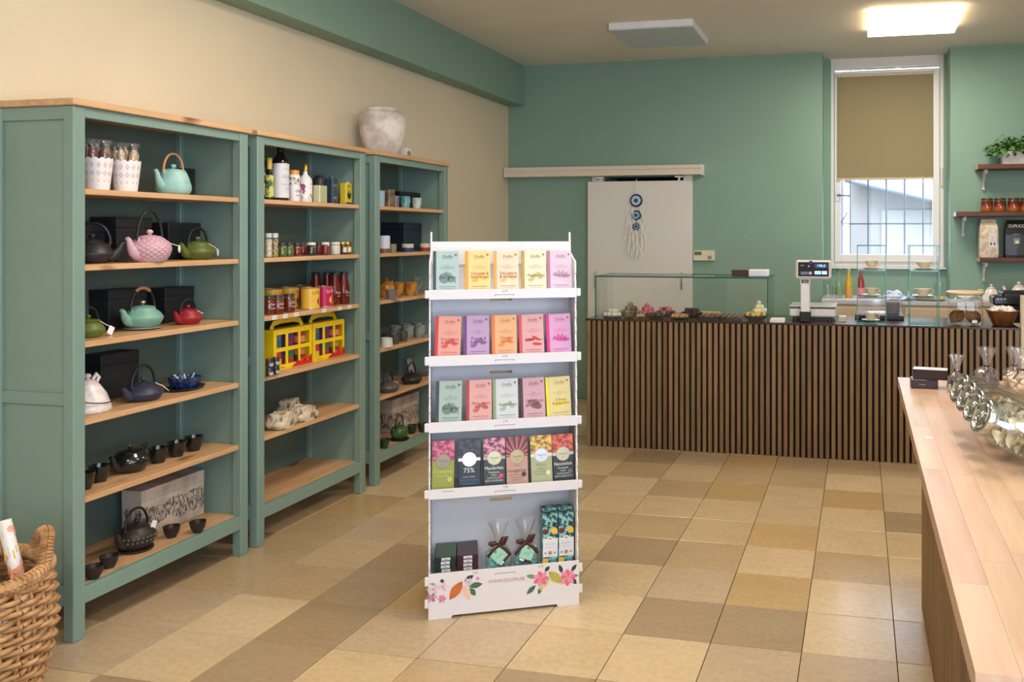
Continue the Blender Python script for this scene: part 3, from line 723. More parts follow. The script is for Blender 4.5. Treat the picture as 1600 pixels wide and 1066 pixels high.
BARS = [
 # px of the front's middle, cover, spine, ink, roll, colour words, title, art, flavour, tier
 (0, 699, (176, 200, 200), (38, 66, 64), (30, 52, 52), 0, 'pale blue-grey', ['Thé', 'Earl Grey'], 'elephant', 'EARL GREY TEA'),
 (0, 749, (248, 214, 142), (240, 150, 30), (96, 66, 20), 0, 'pale orange', ['Caramel &', 'beurre salé'], 'blob', 'SALTED BUTTER'),
 (0, 793.5, (246, 220, 192), (238, 158, 66), (110, 60, 34), 0, 'peach', ['Dulce de leche', '& brownie'], 'blob', 'BROWNIE'),
 (0, 837, (238, 230, 200), (172, 146, 54), (90, 74, 30), 0, 'ivory', ['Masala Chaï'], 'blob', 'MASALA CHAI'),
 (0, 877, (226, 200, 222), (166, 112, 140), (110, 66, 96), 0, 'lilac', ['Fève Cacao'], 'petals', 'COCOA NIBS'),
 (1, 701, (242, 168, 150), (206, 30, 40), (176, 40, 44), 1.8, 'salmon', ['Framboise', '& hibiscus'], 'blob', 'RASPBERRY'),
 (1, 747, (200, 164, 206), (110, 42, 124), (90, 40, 104), 0, 'violet', ['Poivre &', '& sichuan'], 'blob', 'PEPPER'),
 (1, 791, (246, 186, 128), (236, 112, 36), (176, 76, 24), -0.6, 'orange', ['Orange', 'confite'], 'blob', 'ORANGE PEEL'),
 (1, 834, (236, 176, 178), (214, 62, 74), (120, 40, 46), -1.2, 'rose pink', ['Piment rose'], 'chili', 'PINK CHILI'),
 (1, 877, (232, 168, 212), (214, 26, 126), (160, 30, 100), -1.5, 'bright pink', ['Rose & figue'], 'petals', 'ROSE AND FIG'),
 (2, 703, (180, 200, 192), (38, 60, 52), (32, 52, 46), 1.0, 'pale green-grey', ['Thé', 'Earl Grey'], 'elephant', 'EARL GREY TEA'),
 (2, 751, (238, 178, 172), (170, 52, 44), (166, 50, 44), 0, 'pink', ['Baies rouges', '& fraise'], 'blob', 'RED BERRIES'),
 (2, 793, (222, 226, 230), (142, 158, 116), (76, 84, 46), -0.6, 'white', ['Noisette du Piémont'], 'blob', 'HAZELNUT'),
 (2, 836, (222, 172, 182), (60, 24, 22), (96, 40, 42), -1.5, 'dusky pink', ['Fève de cacao', '70%'], 'pod', 'DARK 70%'),
 (2, 877, (240, 222, 152), (246, 222, 20), (130, 96, 20), -2.0, 'pale yellow', ['Citron', '& gingembre'], 'blob', 'LEMON'),
]
TN = ('top tier', 'second tier', 'third tier')
for tier, px, fc, sc, ink, roll, word, title, art, flav in BARS:
    zb = TIER[tier][1] + 0.0088; dp = lean(zb) + 0.022
    choc_bar((fc, sc, ink), px, zb, dp, 0.184, roll, '%s chocolate bar on the %s of the white stand' % (word, TN[tier]), title, art, flav)
# fourth tier: six tall pouches with an oval seal
def pouch(px, roll, label, top, low, strip, words, seal, sub):
    zb = TIER[3][1] + 0.0095; dp = lean(zb) + 0.022; x = on_stand(px, dp); H, W = 0.205, 0.086
    t = thing('chocolate_pouch', label, 'chocolate', stand_pt(x, dp, zb), 0, 'chocolate bars on the white display stand')
    t.rotation_euler = (Matrix.Rotation(ANG, 3, 'Z') @ Matrix.Rotation(math.radians(-9), 3, 'X') @ Matrix.Rotation(math.radians(roll), 3, 'Y')).to_euler()
    low = tuple(int(c * (.62 if sum(low) < 260 else .93)) for c in low)
    lm = M(low, .4, var=.02)
    MB().box(-W / 2, W / 2, 0, .022, 0, H, lm, bev=.0015).build('carton', t)
    p = MB(); y = -.0006; zc = H * .615
    if top == 'rays':
        p.rect(-W / 2, zc, W / 2, H, M((30, 50, 46), .4), y); RED = M((196, 40, 60), .4); PK = M((236, 190, 176), .4)
        for k in range(9):
            a0, a1 = PI * (k + .12) / 9, PI * (k + .62) / 9
            def edge(a):
                c, s = math.cos(a), math.sin(a); L = min((W / 2) / abs(c) if abs(c) > 1e-4 else 9, (H - zc) / s if s > 1e-4 else 9); return (L * c, zc + L * s)
            p.poly([(0, zc), edge(a0), edge((a0 + a1) / 2), edge(a1)], RED, y - .0002); p.stroke([(0, zc), edge(a1)], .0014, PK, y - .0003)
    else:
        p.rect(-W / 2, zc, W / 2, H, top, y)
    if strip: p.rect(-W / 2, zc - .006, W / 2, zc + .006, strip, y - .0004)
    p.build('printed_top', t); p = MB()
    sm_ = M(seal, .3, .3); p.oval(0, zc, .028, .028, M(tuple(min(255, int(c * 1.15)) for c in seal), .4), y - .0006); p.oval(0, zc, .0245, .0245, sm_, y - .0008)
    p.text('Venchi', 0, zc - .004, .0135, M(tuple(int(c * .45) for c in seal), .6), y - .001, .15); p.text('1878', 0, zc - .014, .006, M(tuple(int(c * .45) for c in seal), .6), y - .001)
    p.build('seal', t); p = MB()
    z = .095 - .75 * words[0][1]
    for k, (s, sz, col) in enumerate(words):
        if k: z -= max(sz * 1.2, words[k - 1][1] * .72)
        p.text(s, -W * .02, z, sz, M(col, .5), y - .0004, 0, fit=W * .84)
    if sub: p.oval(W * .30, H * .27, .0095, .0095, M(sub, .4), y - .0005)
    p.build('lettering', t)
def berries(c1, c2, sc=42): return speckled(c1, c2, sc, .4, .42, .58, stretch=(1, 1, 1.6))
pouch(691.5, 0.8, 'lime green pouch of pistachio chocolate on the fourth tier', berries((150, 40, 70), (226, 120, 150)), (158, 166, 50), None, [('Cremino', .02, (206, 212, 120)), ('Pistacchio', .011, (206, 212, 120))], (128, 116, 92), (190, 196, 90))
pouch(733.5, 0.0, 'navy pouch of 75% chocolate with a white seal on the fourth tier', berries((16, 18, 28), (66, 70, 86)), (24, 32, 50), WHITE, [('75%', .026, (240, 238, 236)), ('CUOR DI CACAO', .006, (230, 228, 226)), ('dark chocolate', .011, (66, 120, 186)), ('bittersweet', .011, (66, 120, 186)), ('cacao blend', .010, (66, 120, 186))], (246, 246, 246), None)
pouch(773, -0.3, 'dark grey pouch of almond chocolate with a pink top on the fourth tier', berries((90, 20, 40), (240, 160, 186)), (62, 72, 72), M((170, 172, 170), .4), [('Mandorlata', .019, (238, 238, 236)), ('Fondente', .011, (238, 238, 236)), ('DARK', .009, (220, 220, 220)), ('CHOCOLATE', .009, (220, 220, 220)), ('WITH ALMONDS', .009, (220, 220, 220))], (176, 168, 136), (214, 70, 54))
pouch(809, -0.8, 'pink-brown pouch of nougatine with red rays on the fourth tier', 'rays', (206, 160, 138), None, [('Venchi', .009, (150, 90, 76)), ('nougatine', .019, (84, 24, 28)), ('DARK CHOCOLATE', .008, (120, 66, 56)), ('crunchy almonds', .008, (120, 66, 56)), ('and hazelnuts', .008, (120, 66, 56))], (158, 136, 96), (50, 20, 24))
pouch(847.5, -1.2, 'sage green pouch with a yellow top on the fourth tier', berries((140, 90, 20), (246, 206, 90)), (184, 190, 142), M((226, 226, 222), .4), [('Bianco', .015, (120, 132, 84)), ('Salato', .013, (120, 132, 84)), ('WHITE CHOCOLATE', .008, (120, 132, 84)), ('SALTED NUTS', .008, (120, 132, 84))], (182, 182, 184), (220, 222, 180))
pouch(882, -1.8, 'black pouch of hazelnut chocolate with an orange top on the fourth tier', berries((150, 40, 30), (240, 110, 70)), (36, 32, 38), M((200, 196, 190), .4), [('Nocciolata', .019, (240, 238, 236)), ('Fondente', .011, (240, 238, 236)), ('DARK', .009, (220, 220, 220)), ('CHOCOLATE', .009, (220, 220, 220)), ('WITH HAZELNUTS', .009, (220, 220, 220))], (172, 164, 136), (120, 96, 70))
# bottom tier: flat boxes in two stacks, two ribboned bags, floral cartons
FZ = 0.1238
GRN, MAR = M((34, 58, 50), .35), M((72, 34, 36), .35)
for s, (px, side, word) in enumerate(((696, GRN, 'dark green'), (730.5, MAR, 'maroon'))):
    n_ = 5
    for k in range(n_):
        x = on_stand(px, 0.12)
        pos = ('lowest', 'second from the bottom', 'middle', 'fourth from the bottom', 'topmost')[k]
        t = thing('flat_chocolate_box', '%s flat chocolate box, %s of its stack on the bottom tier' % (word, pos), 'chocolate', stand_pt(x + rb.uniform(-.0015, .0015), 0.105, FZ + k * 0.0152), ANG, 'flat boxes on the bottom tier')
        MB().box(-.041, .041, 0, .165, 0, .0148, side, bev=.001).build('carton', t)
        if k == n_ - 1: MB().rect(-.039, .0, .039, .0, side).box(-.0395, .0395, .002, .163, .0148, .0151, M((58, 92, 46), .3) if s == 0 else M((66, 36, 36), .25)).build('printed_top', t)
        p = MB().rect(-.016, .001, .018, .0125, M((230, 230, 232), .5), -.0004).text('70g', .001, .0045, .007, INK, -.0008).stroke([(-.012, .003), (.013, .003)], .001, GREYINK, -.0008)
        p.build('paper_label', t)
TEAL = speckled((84, 196, 194), (160, 232, 224), 60, .3, .4, .6)
MINT = M((164, 220, 192), .5)
RIB = M((66, 20, 20), .45)
def teal_bag(px, label, tilt, flip):
    x = on_stand(px, .11); t = thing('ribboned_sweet_bag', label, 'sweet bag', stand_pt(x, .10, FZ), ANG, 'ribboned bags of teal sweets')
    rr = random.Random(px)
    MB().lathe([(0, 0), (.047, .002), (.052, .03), (.05, .075), (.032, .105), (.012, .118), (.02, .15), (.04, .20), (.043, .205)], CELLO, 20, Matrix.Diagonal((1, .75, 1, 1)), warp=lambda a, z: 1 + .10 * math.sin(5 * a) * (1 if z > .11 else .3) + .05 * math.sin(11 * a + z * 60)).build('cellophane', t)
    b = MB()
    for k in range(80):
        a, r, z = rr.uniform(0, 2 * PI), .040 * math.sqrt(rr.random()), rr.uniform(.008, .098)
        r *= 1 if z < .075 else .7
        T = Matrix.Translation((r * math.cos(a), .72 * r * math.sin(a), z)) @ Matrix.Rotation(rr.uniform(0, 6), 4, 'Z') @ Matrix.Rotation(rr.uniform(-1, 1), 4, 'X')
        b.box(-.011, .011, -.007, .007, -.006, .006, TEAL, T, bev=.003)
        b.add([(.011, 0, 0), (.02, .006, .005), (.02, -.006, -.004)], [(0, 1, 2)], TEAL, T=T)
    b.build('wrapped_sweets', t, kind='stuff')
    T = Matrix.Translation((.004 * flip, -.043, .085)) @ Matrix.Rotation(-.1, 4, 'X') @ Matrix.Rotation(tilt, 4, 'Y')
    c = MB().box(-.026, .026, -.0006, .0006, -.04, .034, MINT, T).build('tag', t)
    p = MB().box(-.026, .026, -.001, -.0005, -.04, -.029, RIB, T).box(-.022, -.003, -.0014, -.001, -.0385, -.0305, WHITE, T)
    p2 = MB().oval(.0, .016, .006, .006, M((160, 110, 96), .5), -.001).stroke([(-.014, -.004), (.014, -.004)], .0014, M((120, 170, 150), .6), -.001).stroke([(-.012, -.01), (.012, -.01)], .0014, M((120, 170, 150), .6), -.001)
    p.add([tuple(T @ Vector(v)) for v in p2.v], p2.f, M((130, 150, 130), .6)); p.build('tag_print', c)
    r = MB(); zk = .118
    for s, ex, ez in ((-1, -.04, .012), (1, .03, .035)):
        r.tube([(0, -.035, zk), (ex * .5, -.044, zk + ez * .7 + .006), (ex, -.04, zk + ez), (ex * .6, -.034, zk + ez * .2), (0, -.033, zk)], [.006, .009, .008, .009, .006], RIB, 8, flat=.3, up=(0, 1, 0))
        r.tube([(0, -.036, zk), (s * .025, -.048, zk - .012), (s * .045, -.044, zk - .04)], [.006, .007, .006], RIB, 8, flat=.3, up=(0, 1, 0))
    r.ball((0, -.036, zk), .009, RIB).build('ribbon', t)
teal_bag(779, 'cellophane bag of teal sweets with a tilted mint tag on the bottom tier', -.75, -1)
teal_bag(821, 'cellophane bag of teal sweets with an upright mint tag on the bottom tier', .35, 1)
FLOR = speckled((40, 70, 80), (140, 206, 200), 55, .45, .46, .54, detail=2)
for k, (px, dy) in enumerate(((859, 0), (884, 0), (859, .05), (884, .05))):
    x = on_stand(px, .09); H = .224 + (.006 if dy else 0)
    t = thing('floral_carton', 'tall floral chocolate carton, %s %s on the bottom tier' % (('left', 'right')[k % 2], 'at the front' if not dy else 'behind the front one'), 'chocolate', stand_pt(x, .075 + dy * 1.05, FZ), ANG, 'floral cartons on the bottom tier')
    MB().box(-.031, .031, 0, .05, 0, H, FLOR, bev=.001).build('carton', t)
    p = MB(); y = -.0005
    p.rect(-.029, .05, .031, .125, WHITE, y); p.oval(0, .125, .012, .008, WHITE, y - .0001); p.oval(0, .124, .006, .002, INK, y - .0004)
    p.oval(.017, .155, .013, .014, M((240, 200, 60), .5), y, rot=.5); p.oval(-.018, .152, .013, .010, M((120, 40, 50), .5), y); p.oval(-.02, .032, .012, .014, M((244, 210, 50), .5), y); p.oval(.012, .03, .016, .007, M((110, 160, 170), .5), y, rot=.4); p.oval(.02, .18, .012, .005, INK, y, rot=.6)
    p.text('DOLFIN', 0, .098, .011, M((190, 190, 200), .6), y - .0003); p.text('CHOCOLAT', 0, .086, .0075, M((190, 190, 200), .6), y - .0003)
    p.oval(0, .066, .008, .008, M((220, 140, 110), .5), y - .0003); p.oval(-.019, .066, .003, .004, GREYINK, y - .0003); p.oval(.019, .066, .003, .004, GREYINK, y - .0003)
    p.build('printed_front', t)

# ------------------------------------------------------------------ bookcase goods: builders
S1, S2, S3, S4, S5, S6 = [z + 0.0008 for z in SZ]
def shelf_low(px, py, z, r): return on_z(px, py, z, r)     # shelves below eye level: py is where the front of the foot touches
STRING = M((232, 226, 210), .8)
def teapot(loc, label, R, H, col, style='flat', hang=None, top=None, wrap=None, rough=.45, bump=0.0, knobcol=None, spout=1, tagp=None, trivet=None, rz=SIDE, lidr=.55, group=None, gloss=0.0, name='teapot', handle='arch'):
    bm_ = M(col, rough, bump=bump, scale=30, coat=gloss) if not hasattr(col, 'node_tree') else col
    iron = M((26, 27, 30), .4)
    t = thing(name, label, 'teapot', loc, rz, group)
    L = lidr * R
    prof = {'flat': [(0, 0), (.72 * R, 0), (.76 * R, .03 * H), (.97 * R, .36 * H), (R, .47 * H), (.985 * R, .53 * H), (.85 * R, .74 * H), (.62 * R, .93 * H), (L, H)],
            'round': [(0, 0), (.70 * R, 0), (.74 * R, .04 * H), (.93 * R, .3 * H), (R, .52 * H), (.97 * R, .68 * H), (.84 * R, .86 * H), (L + .02 * R, .97 * H), (L, H)],
            'cone': [(0, 0), (.96 * R, 0), (R, .05 * H), (.97 * R, .2 * H), (.78 * R, .6 * H), (.5 * R, .92 * H), (.38 * R, H)],
            'pear': [(0, 0), (.78 * R, 0), (.93 * R, .1 * H), (R, .26 * H), (.98 * R, .40 * H), (.84 * R, .74 * H), (.72 * R, .95 * H), (L, H)],
            'angular': [(0, 0), (.62 * R, 0), (.66 * R, .05 * H), (R, .42 * H), (.97 * R, .5 * H), (.72 * R, .88 * H), (L, H)]}[style]
    MB().lathe(prof + [(0, H)], bm_, 32).build('body', t)
    if style == 'flat': MB().lathe([(R * .998, .455 * H), (R * 1.012, .475 * H), (R * .998, .495 * H)], bm_, 32).build('seam', t)
    hk = .16 * R
    lid = MB().lathe([(L * 1.0, H - .001), (L * 1.02, H + .004), (L * .8, H + .10 * R), (.2 * R, H + .15 * R), (0, H + .155 * R)], bm_, 28).build('lid', t)
    km = M(knobcol, .3, 1.0 if knobcol[0] > 180 else 0) if knobcol else bm_
    MB().lathe([(0, H + .13 * R), (.07 * R, H + .14 * R), (.07 * R, H + .2 * R), (.15 * R, H + .27 * R), (.155 * R, H + .34 * R), (.1 * R, H + .42 * R), (0, H + .44 * R)], km, 16).build('knob', lid)
    s = spout
    pts = [(-.72 * R * s, 0, .30 * H), (-1.0 * R * s, 0, .42 * H), (-1.18 * R * s, 0, .68 * H), (-1.28 * R * s, 0, .92 * H), (-1.38 * R * s, 0, 1.0 * H)]
    MB().tube(pts, [min(.30 * R, .27 * H), min(.25 * R, .3 * H), .17 * R, .125 * R, .10 * R], bm_, 12).build('spout', t)
    if handle == 'arch':
        ht = hang or H + 1.1 * R; a0 = .74 * R; zl = .9 * H; hp = []
        for k in range(17):
            a = PI * k / 16; e = 2.15
            c_, s_ = math.cos(a), math.sin(a)
            hp.append((-a0 * 1.06 * math.copysign(abs(c_) ** (2 / e), c_), 0, zl + (ht - zl) * abs(s_) ** (2 / e)))
        hm = M(top, .5) if top else iron
        h = MB().tube(hp, .052 * R + .0012, hm, 8).build('handle', t)
        if wrap: MB().tube(hp[5:12], .075 * R + .0016, M(wrap, .7, bump=.3, scale=40), 8).build('handle_wrap', h)
        for sg in (-1, 1): MB().box(sg * a0 - .05 * R, sg * a0 + .05 * R, -.09 * R, .09 * R, .78 * H, 1.02 * H, bm_, bev=.03 * R).build('lug', t)
    elif handle == 'side':
        MB().tube([(.8 * R * s, 0, .85 * H), (1.25 * R * s, 0, .9 * H), (1.42 * R * s, 0, .62 * H), (1.2 * R * s, 0, .3 * H), (.9 * R * s, 0, .25 * H)], .07 * R, bm_, 8).build('handle', t)
    if tagp:
        kind, tx, tz = tagp
        tg = MB().tube([(.62 * R, -.2 * R, H), (.85 * R, -.5 * R, .75 * H), (tx, -.62 * R, tz + .012)], .0016, STRING, 5)
        if kind == 'disc': tg.lathe([(0, -.001), (.0165, -.001), (.0165, .001), (0, .001)], WHITE, 16, Matrix.Translation((tx, -.66 * R, tz)) @ Matrix.Rotation(PI / 2, 4, 'X') @ Matrix.Rotation(.5, 4, 'Y'))
        elif kind == 'rect': tg.box(-.012, .012, -.001, .001, -.018, .014, WHITE, Matrix.Translation((tx, -.66 * R, tz)) @ Matrix.Rotation(.5, 4, 'Y'))
        tg.build('price_tag', t)
    return t
def carton(px0, px1, xf, z, h, d, label, mat=None, name='gift_box', group='black gift boxes behind the teapots', yaw=0.0, dz=0.0):
    """box on a bookcase shelf: front face between the pixels at depth xf"""
    ya, yb_ = on_x(px0, xf)[1], on_x(px1, xf)[1]
    y0_ = max(v for v in BC_Y if v < (ya + yb_) / 2); ya = max(ya, y0_ + .053); yb_ = min(yb_, y0_ + BC_W - .053); d = min(d, xf + 3.134)
    t = thing(name, label, 'box', (xf, ya, z + dz), SIDE + yaw, group)
    w = yb_ - ya; m_ = mat or BOXBLACK
    MB().box(0, w, 0, d, 0, h * .76, m_, bev=.001).build('box_body', t)
    MB().box(-.0008, w + .0008, -.0008, d + .0008, h * .765, h, m_, bev=.001).build('box_lid', t)
    return t
def cup(loc, label, R, H, mat, name='tea_cup', handle=None, group=None, flare=.7, cat='cup', rz=SIDE, inner=None):
    t = thing(name, label, cat, loc, rz, group)
    im = inner or mat
    MB().lathe([(0, 0), (flare * R, 0), (flare * R, .004), (flare * R + (R - flare * R) * .6, H * .4), (R, H), (R * .92, H), (R * .80, H * .4), (flare * R * .8, .01), (0, .008)], mat, 24).build('bowl', t)
    if handle: MB().tube([(handle * R * .92, 0, H * .82), (handle * (R + .018), 0, H * .84), (handle * (R + .026), 0, H * .6), (handle * (R + .018), 0, H * .34), (handle * R * .85, 0, H * .26)], .0048, mat, 8).build('handle', t)
    return t
def bottle(loc, label, prof, mat, cap, capm, lab=None, name='bottle', cat='bottle', group=None, seg=20, rz=SIDE, sq=None, text=None, tcol=None, collar=None):
    t = thing(name, label, cat, loc, rz, group)
    T = Matrix.Diagonal((1, sq, 1, 1)) if sq else None
    MB().lathe(prof, mat, seg, T).build('body', t)
    z0, z1, r = cap; MB().lathe([(0, z0), (r, z0), (r, z1 - .002), (r - .002, z1), (0, z1)], capm, 16, T).build('cap', t)
    if lab:
        za, zb, rl, lm = lab
        lo = MB().lathe([(rl, za), (rl + .0006, za), (rl + .0006, zb), (rl, zb)], lm, seg, T).build('label_band', t)
        if text:
            wr = MB(); flat = MB()
            for s, zz, sz in text: flat.text(s, 0, zz, sz, tcol, 0, fit=rl * 1.5)
            wr.add([((rl + .0012) * math.sin(v[0] / rl), -(rl + .0012) * math.cos(v[0] / rl), v[2]) for v in flat.v], flat.f, tcol, T=T)
            wr.build('lettering', lo)
    return t
def tin(loc, label, w, d, h, mat, rz=SIDE, group=None, band=None, cap=None, text=None, tcol=None, name='tin', r=.004):
    t = thing(name, label, 'tin', loc, rz, group)
    MB().box(-w / 2, w / 2, -d / 2, d / 2, 0, h, mat, bev=r).build('tin_body', t)
    if band: MB().box(-w / 2 - .0006, w / 2 + .0006, -d / 2 - .0006, d / 2 + .0006, band[0], band[1], band[2], bev=r).build('printed_band', t)
    if cap: MB().lathe([(0, h), (cap[0], h), (cap[0], h + cap[1]), (0, h + cap[1])], cap[2], 14, Matrix.Translation((cap[3] if len(cap) > 3 else 0, 0, 0))).build('cap', t)
    if text:
        p = MB()
        for s, zz, sz in text: p.text(s, 0, zz, sz, tcol, -d / 2 - .0012, fit=w * .8)
        p.build('lettering', t)
    return t
def round_tin(loc, label, R, H, mat, lidm, name='tin', cat='tin', group=None, art=None, text=None, tcol=None, rz=SIDE):
    t = thing(name, label, cat, loc, rz, group)
    MB().lathe([(0, 0), (R, 0), (R, H), (0, H)], mat, 24).build('can_body', t)
    MB().lathe([(R, 0), (R * 1.025, .002), (R, .004)], lidm, 24).lathe([(R, H - .004), (R * 1.025, H - .001), (R * .9, H + .001), (R * .88, H - .002), (0, H - .002)], lidm, 24).build('rim', t)
    f = MB()
    def wrapp(mb, dr): return [((R + dr) * math.sin(v[0] / R), -(R + dr) * math.cos(v[0] / R), v[2]) for v in mb.v]
    if art: 
        a_ = MB().oval(art[0] * R, H * .38, R * .62, H * .2, art[1], 0, 24, .3); f.add(wrapp(a_, .0008), a_.f, art[1])
    if text:
        for s, zz, sz in text:
            a_ = MB().text(s, 0, zz, sz, tcol, 0, .15, fit=R * 1.5); f.add(wrapp(a_, .0014), a_.f, tcol)
    if f.v: f.build('printed_art', t)
    return t
def jar(loc, label, R, H, fill, lidm, name='jam_jar', group=None, lab=None, text=None, tcol=None, lidh=.012, cat='jar', rz=SIDE):
    t = thing(name, label, cat, loc, rz, group)
    Hb = H - lidh
    MB().lathe([(0, .002), (R * .9, .002), (R * .96, .006), (R * .96, Hb * .84), (R * .84, Hb * .92), (0, Hb * .92)], fill, 20).build('contents', t)
    MB().lathe([(0, 0), (R * .94, 0), (R, .005), (R, Hb * .86), (R * .86, Hb * .95), (R * .86, Hb)], GLASS, 20).build('glass', t)
    MB().lathe([(0, Hb - .002), (R * .93, Hb - .002), (R * .93, H - .002), (R * .9, H), (0, H)], lidm, 20).build('lid', t)
    if lab or text:
        f = MB()
        if lab: a_ = MB().rect(-R * .8, Hb * .2, R * .8, Hb * .7, lab, 0); a_ = MB();
        if lab:
            for k in range(8): a_.rect(-R * .8 + R * .2 * k, Hb * .2, -R * .8 + R * .2 * (k + 1), Hb * .7, lab, 0)
            f.add([((R + .0008) * math.sin(v[0] / R), -(R + .0008) * math.cos(v[0] / R), v[2]) for v in a_.v], a_.f, lab)
        if text:
            for s, zz, sz in text:
                a_ = MB().text(s, 0, zz, sz, tcol, 0, .1, fit=R * 1.6); f.add([((R + .0016) * math.sin(v[0] / R), -(R + .0016) * math.cos(v[0] / R), v[2]) for v in a_.v], a_.f, tcol)
        f.build('paper_label', t)
    return t

# ------------------------------------------------------------------ nearest bookcase
def lace_pot(px, label, candy, candylab, n_, word):
    loc = on_x(px, -2.885, S1)
    t = thing('lace_pot', label, 'plant pot', loc, SIDE, 'white lace pots')
    H = .118
    vs_, fs = [], []; n = 48
    PW = M((240, 232, 232), .5, var=.01); GAP = M((198, 184, 186), .6)
    for zf in (0, .02, .5, .93, 1.0):
        for k in range(n):
            a = 2 * PI * k / n; r = .040 + .013 * zf; z = H * zf + (.009 * abs(math.sin(a * 7)) if zf == 1 else 0)
            vs_.append((r * math.cos(a), r * math.sin(a), z))
    for i in range(4):
        for k in range(n): fs.append((i * n + k, i * n + (k + 1) % n, (i + 1) * n + (k + 1) % n, (i + 1) * n + k))
    o = len(vs_); fs.append(tuple(range(n)))
    MB().add(vs_, fs, PW, True).build('pot', t, fix=False)
    p = MB()
    for k in range(14):
        a = 2 * PI * k / 14
        for zf, hh, ww in ((.82, .012, .0075), (.55, .011, .0085), (.3, .006, .004)):
            r = .040 + .013 * zf + .0006
            for rr_, mt_, dr in ((1, GAP, 0), (.62, PW, .0004), (.3, GAP, .0008)):
                pts = [(math.cos(a + q[0] * ww * rr_ / r) * (r + dr + q[1] * hh * rr_ * .11), math.sin(a + q[0] * ww * rr_ / r) * (r + dr + q[1] * hh * rr_ * .11), H * zf + q[1] * hh * rr_) for q in ((-1, 0), (0, -1), (1, 0), (0, 1))]
                p.add(pts, [(0, 1, 2, 3)], mt_)
    p.lathe([(.0488, H * .67), (.0496, H * .69), (.0491, H * .71)], PW, 48)
    p.build('lace_pattern', t, kind='stuff')
    rr = random.Random(px)
    for k in range(n_):
        a = 2 * PI * k / (n_ - 1); r = .0208 if k else 0
        q = thing('wrapped_sweet', candylab, 'sweet', (loc[0] + r * math.cos(a), loc[1] + r * math.sin(a), S1 + .004), rr.uniform(0, 6), 'wrapped sweet sticks in the %s lace pot' % word)
        q.rotation_euler = (0, .10 if k else 0, a)
        MB().lathe([(0, 0), (.0022, 0), (.0022, .10), (0, .1)], M((206, 176, 130), .6), 8).build('stick', q)
        MB().lathe([(0, .09), (.010, .094), (.0145, .115), (.013, .15), (.006, .165), (0, .168)], candy, 10).build('candy', q)
        MB().lathe([(.006, .085), (.013, .095), (.0166, .125), (.0154, .155), (.007, .168), (.014, .185), (.018, .192)], CELLO, 12, warp=lambda a2, z: 1 + .12 * math.sin(5 * a2 + k)).build('wrapper', q)
lace_pot(152, 'white lace-cut pot of brown sweet sticks, left on the nearest bookcase', M((112, 54, 26), .25), 'clear wrapped brown sweet stick in the left lace pot', 6, 'left')
lace_pot(196.5, 'white lace-cut pot of pale sweet sticks beside the mint teapot', M((206, 178, 144), .3), 'clear wrapped pale sweet stick in the right lace pot', 6, 'right')
TURQ = speckled((164, 204, 198), (138, 188, 182), 30, .45, .35, .65)
teapot((*on_x(271, -2.90)[:2], S1), 'pale turquoise teapot with a wooden arched handle on the top shelf', .070, .103, TURQ, 'pear', hang=.178, top=(196, 140, 88), lidr=.66)
carton(291, 321, -3.03, S1, .068, .09, 'lower small black box behind the turquoise teapot')
carton(291, 320, -3.03, S1, .066, .09, 'upper small black box behind the turquoise teapot', dz=.0685)
carton(130, 146, -3.05, S1, .20, .08, 'tall dark box behind the left lace pot')
carton(182, 237, -3.0, S2, .185, .13, 'black gift box behind the pink teapot')
carton(263, 322, -3.0, S2, .165, .13, 'black gift box behind the olive teapot')
carton(131, 164, -3.055, S2, .16, .09, 'black gift box behind the black teapot')
teapot((*on_x(144, -2.935)[:2], S2), 'black iron teapot half hidden by the bookcase post', .078, .082, (40, 38, 40), 'angular', hang=.158, tagp=('string', .05, .05), bump=.1, lidr=.5, rz=SIDE + 2.2)
PINKM, n, l, bs = new_mat('pink_studded_glaze')
tc = n.new('ShaderNodeTexCoord'); sp = n.new('ShaderNodeSeparateXYZ'); l.new(tc.outputs['Object'], sp.inputs[0])
at = n.new('ShaderNodeMath'); at.operation = 'ARCTAN2'; l.new(sp.outputs['Y'], at.inputs[0]); l.new(sp.outputs['X'], at.inputs[1])
def lnode(op, a, bb, c=None):
    q = n.new('ShaderNodeMath'); q.operation = op
    for k, v in enumerate((a, bb, c)):
        if v is None: continue
        if hasattr(v, 'is_output'): l.new(v, q.inputs[k])
        else: q.inputs[k].default_value = v
    return q.outputs[0]
za = lnode('MULTIPLY', sp.outputs['Z'], 330.0); aa = lnode('MULTIPLY', at.outputs[0], 17.0)
g1 = lnode('SINE', lnode('ADD', aa, za), None); g2 = lnode('SINE', lnode('SUBTRACT', aa, za), None)
hgt = lnode('MULTIPLY', lnode('ADD', g1, 1.0), lnode('ADD', g2, 1.0))
rp = ramp(n, [(0.0, lin((190, 142, 156))), (0.25, lin((212, 172, 186)))]); l.new(hgt, rp.inputs['Fac']); l.new(rp.outputs['Color'], bs.inputs['Base Color'])
bs.inputs['Roughness'].default_value = .4; add_bump(n, l, bs, hgt, .35, .003)
pk = teapot(shelf_low(234, 410, S2, .07), 'dusty pink studded teapot with a round white tag', .080, .098, PINKM, 'round', hang=.208, tagp=('disc', .098, .052))
plain_pink = M((212, 172, 186), .4)
for ch in COL.objects:
    if ch.parent is pk and ch.name.split('.')[0] in ('spout', 'lid', 'lug'):
        ch.data.materials[0] = plain_pink
        for g in COL.objects:
            if g.parent is ch: g.data.materials[0] = plain_pink
teapot(shelf_low(309, 406, S2, .065), 'olive green flat teapot on the second shelf', .072, .072, (88, 100, 42), 'flat', hang=.142, tagp=('disc', .068, .030), lidr=.6)
carton(170, 229, -3.035, S3, .165, .13, 'black gift box behind the mint teapot')
carton(258, 305, -3.035, S3, .155, .12, 'black gift box behind the red teapot')
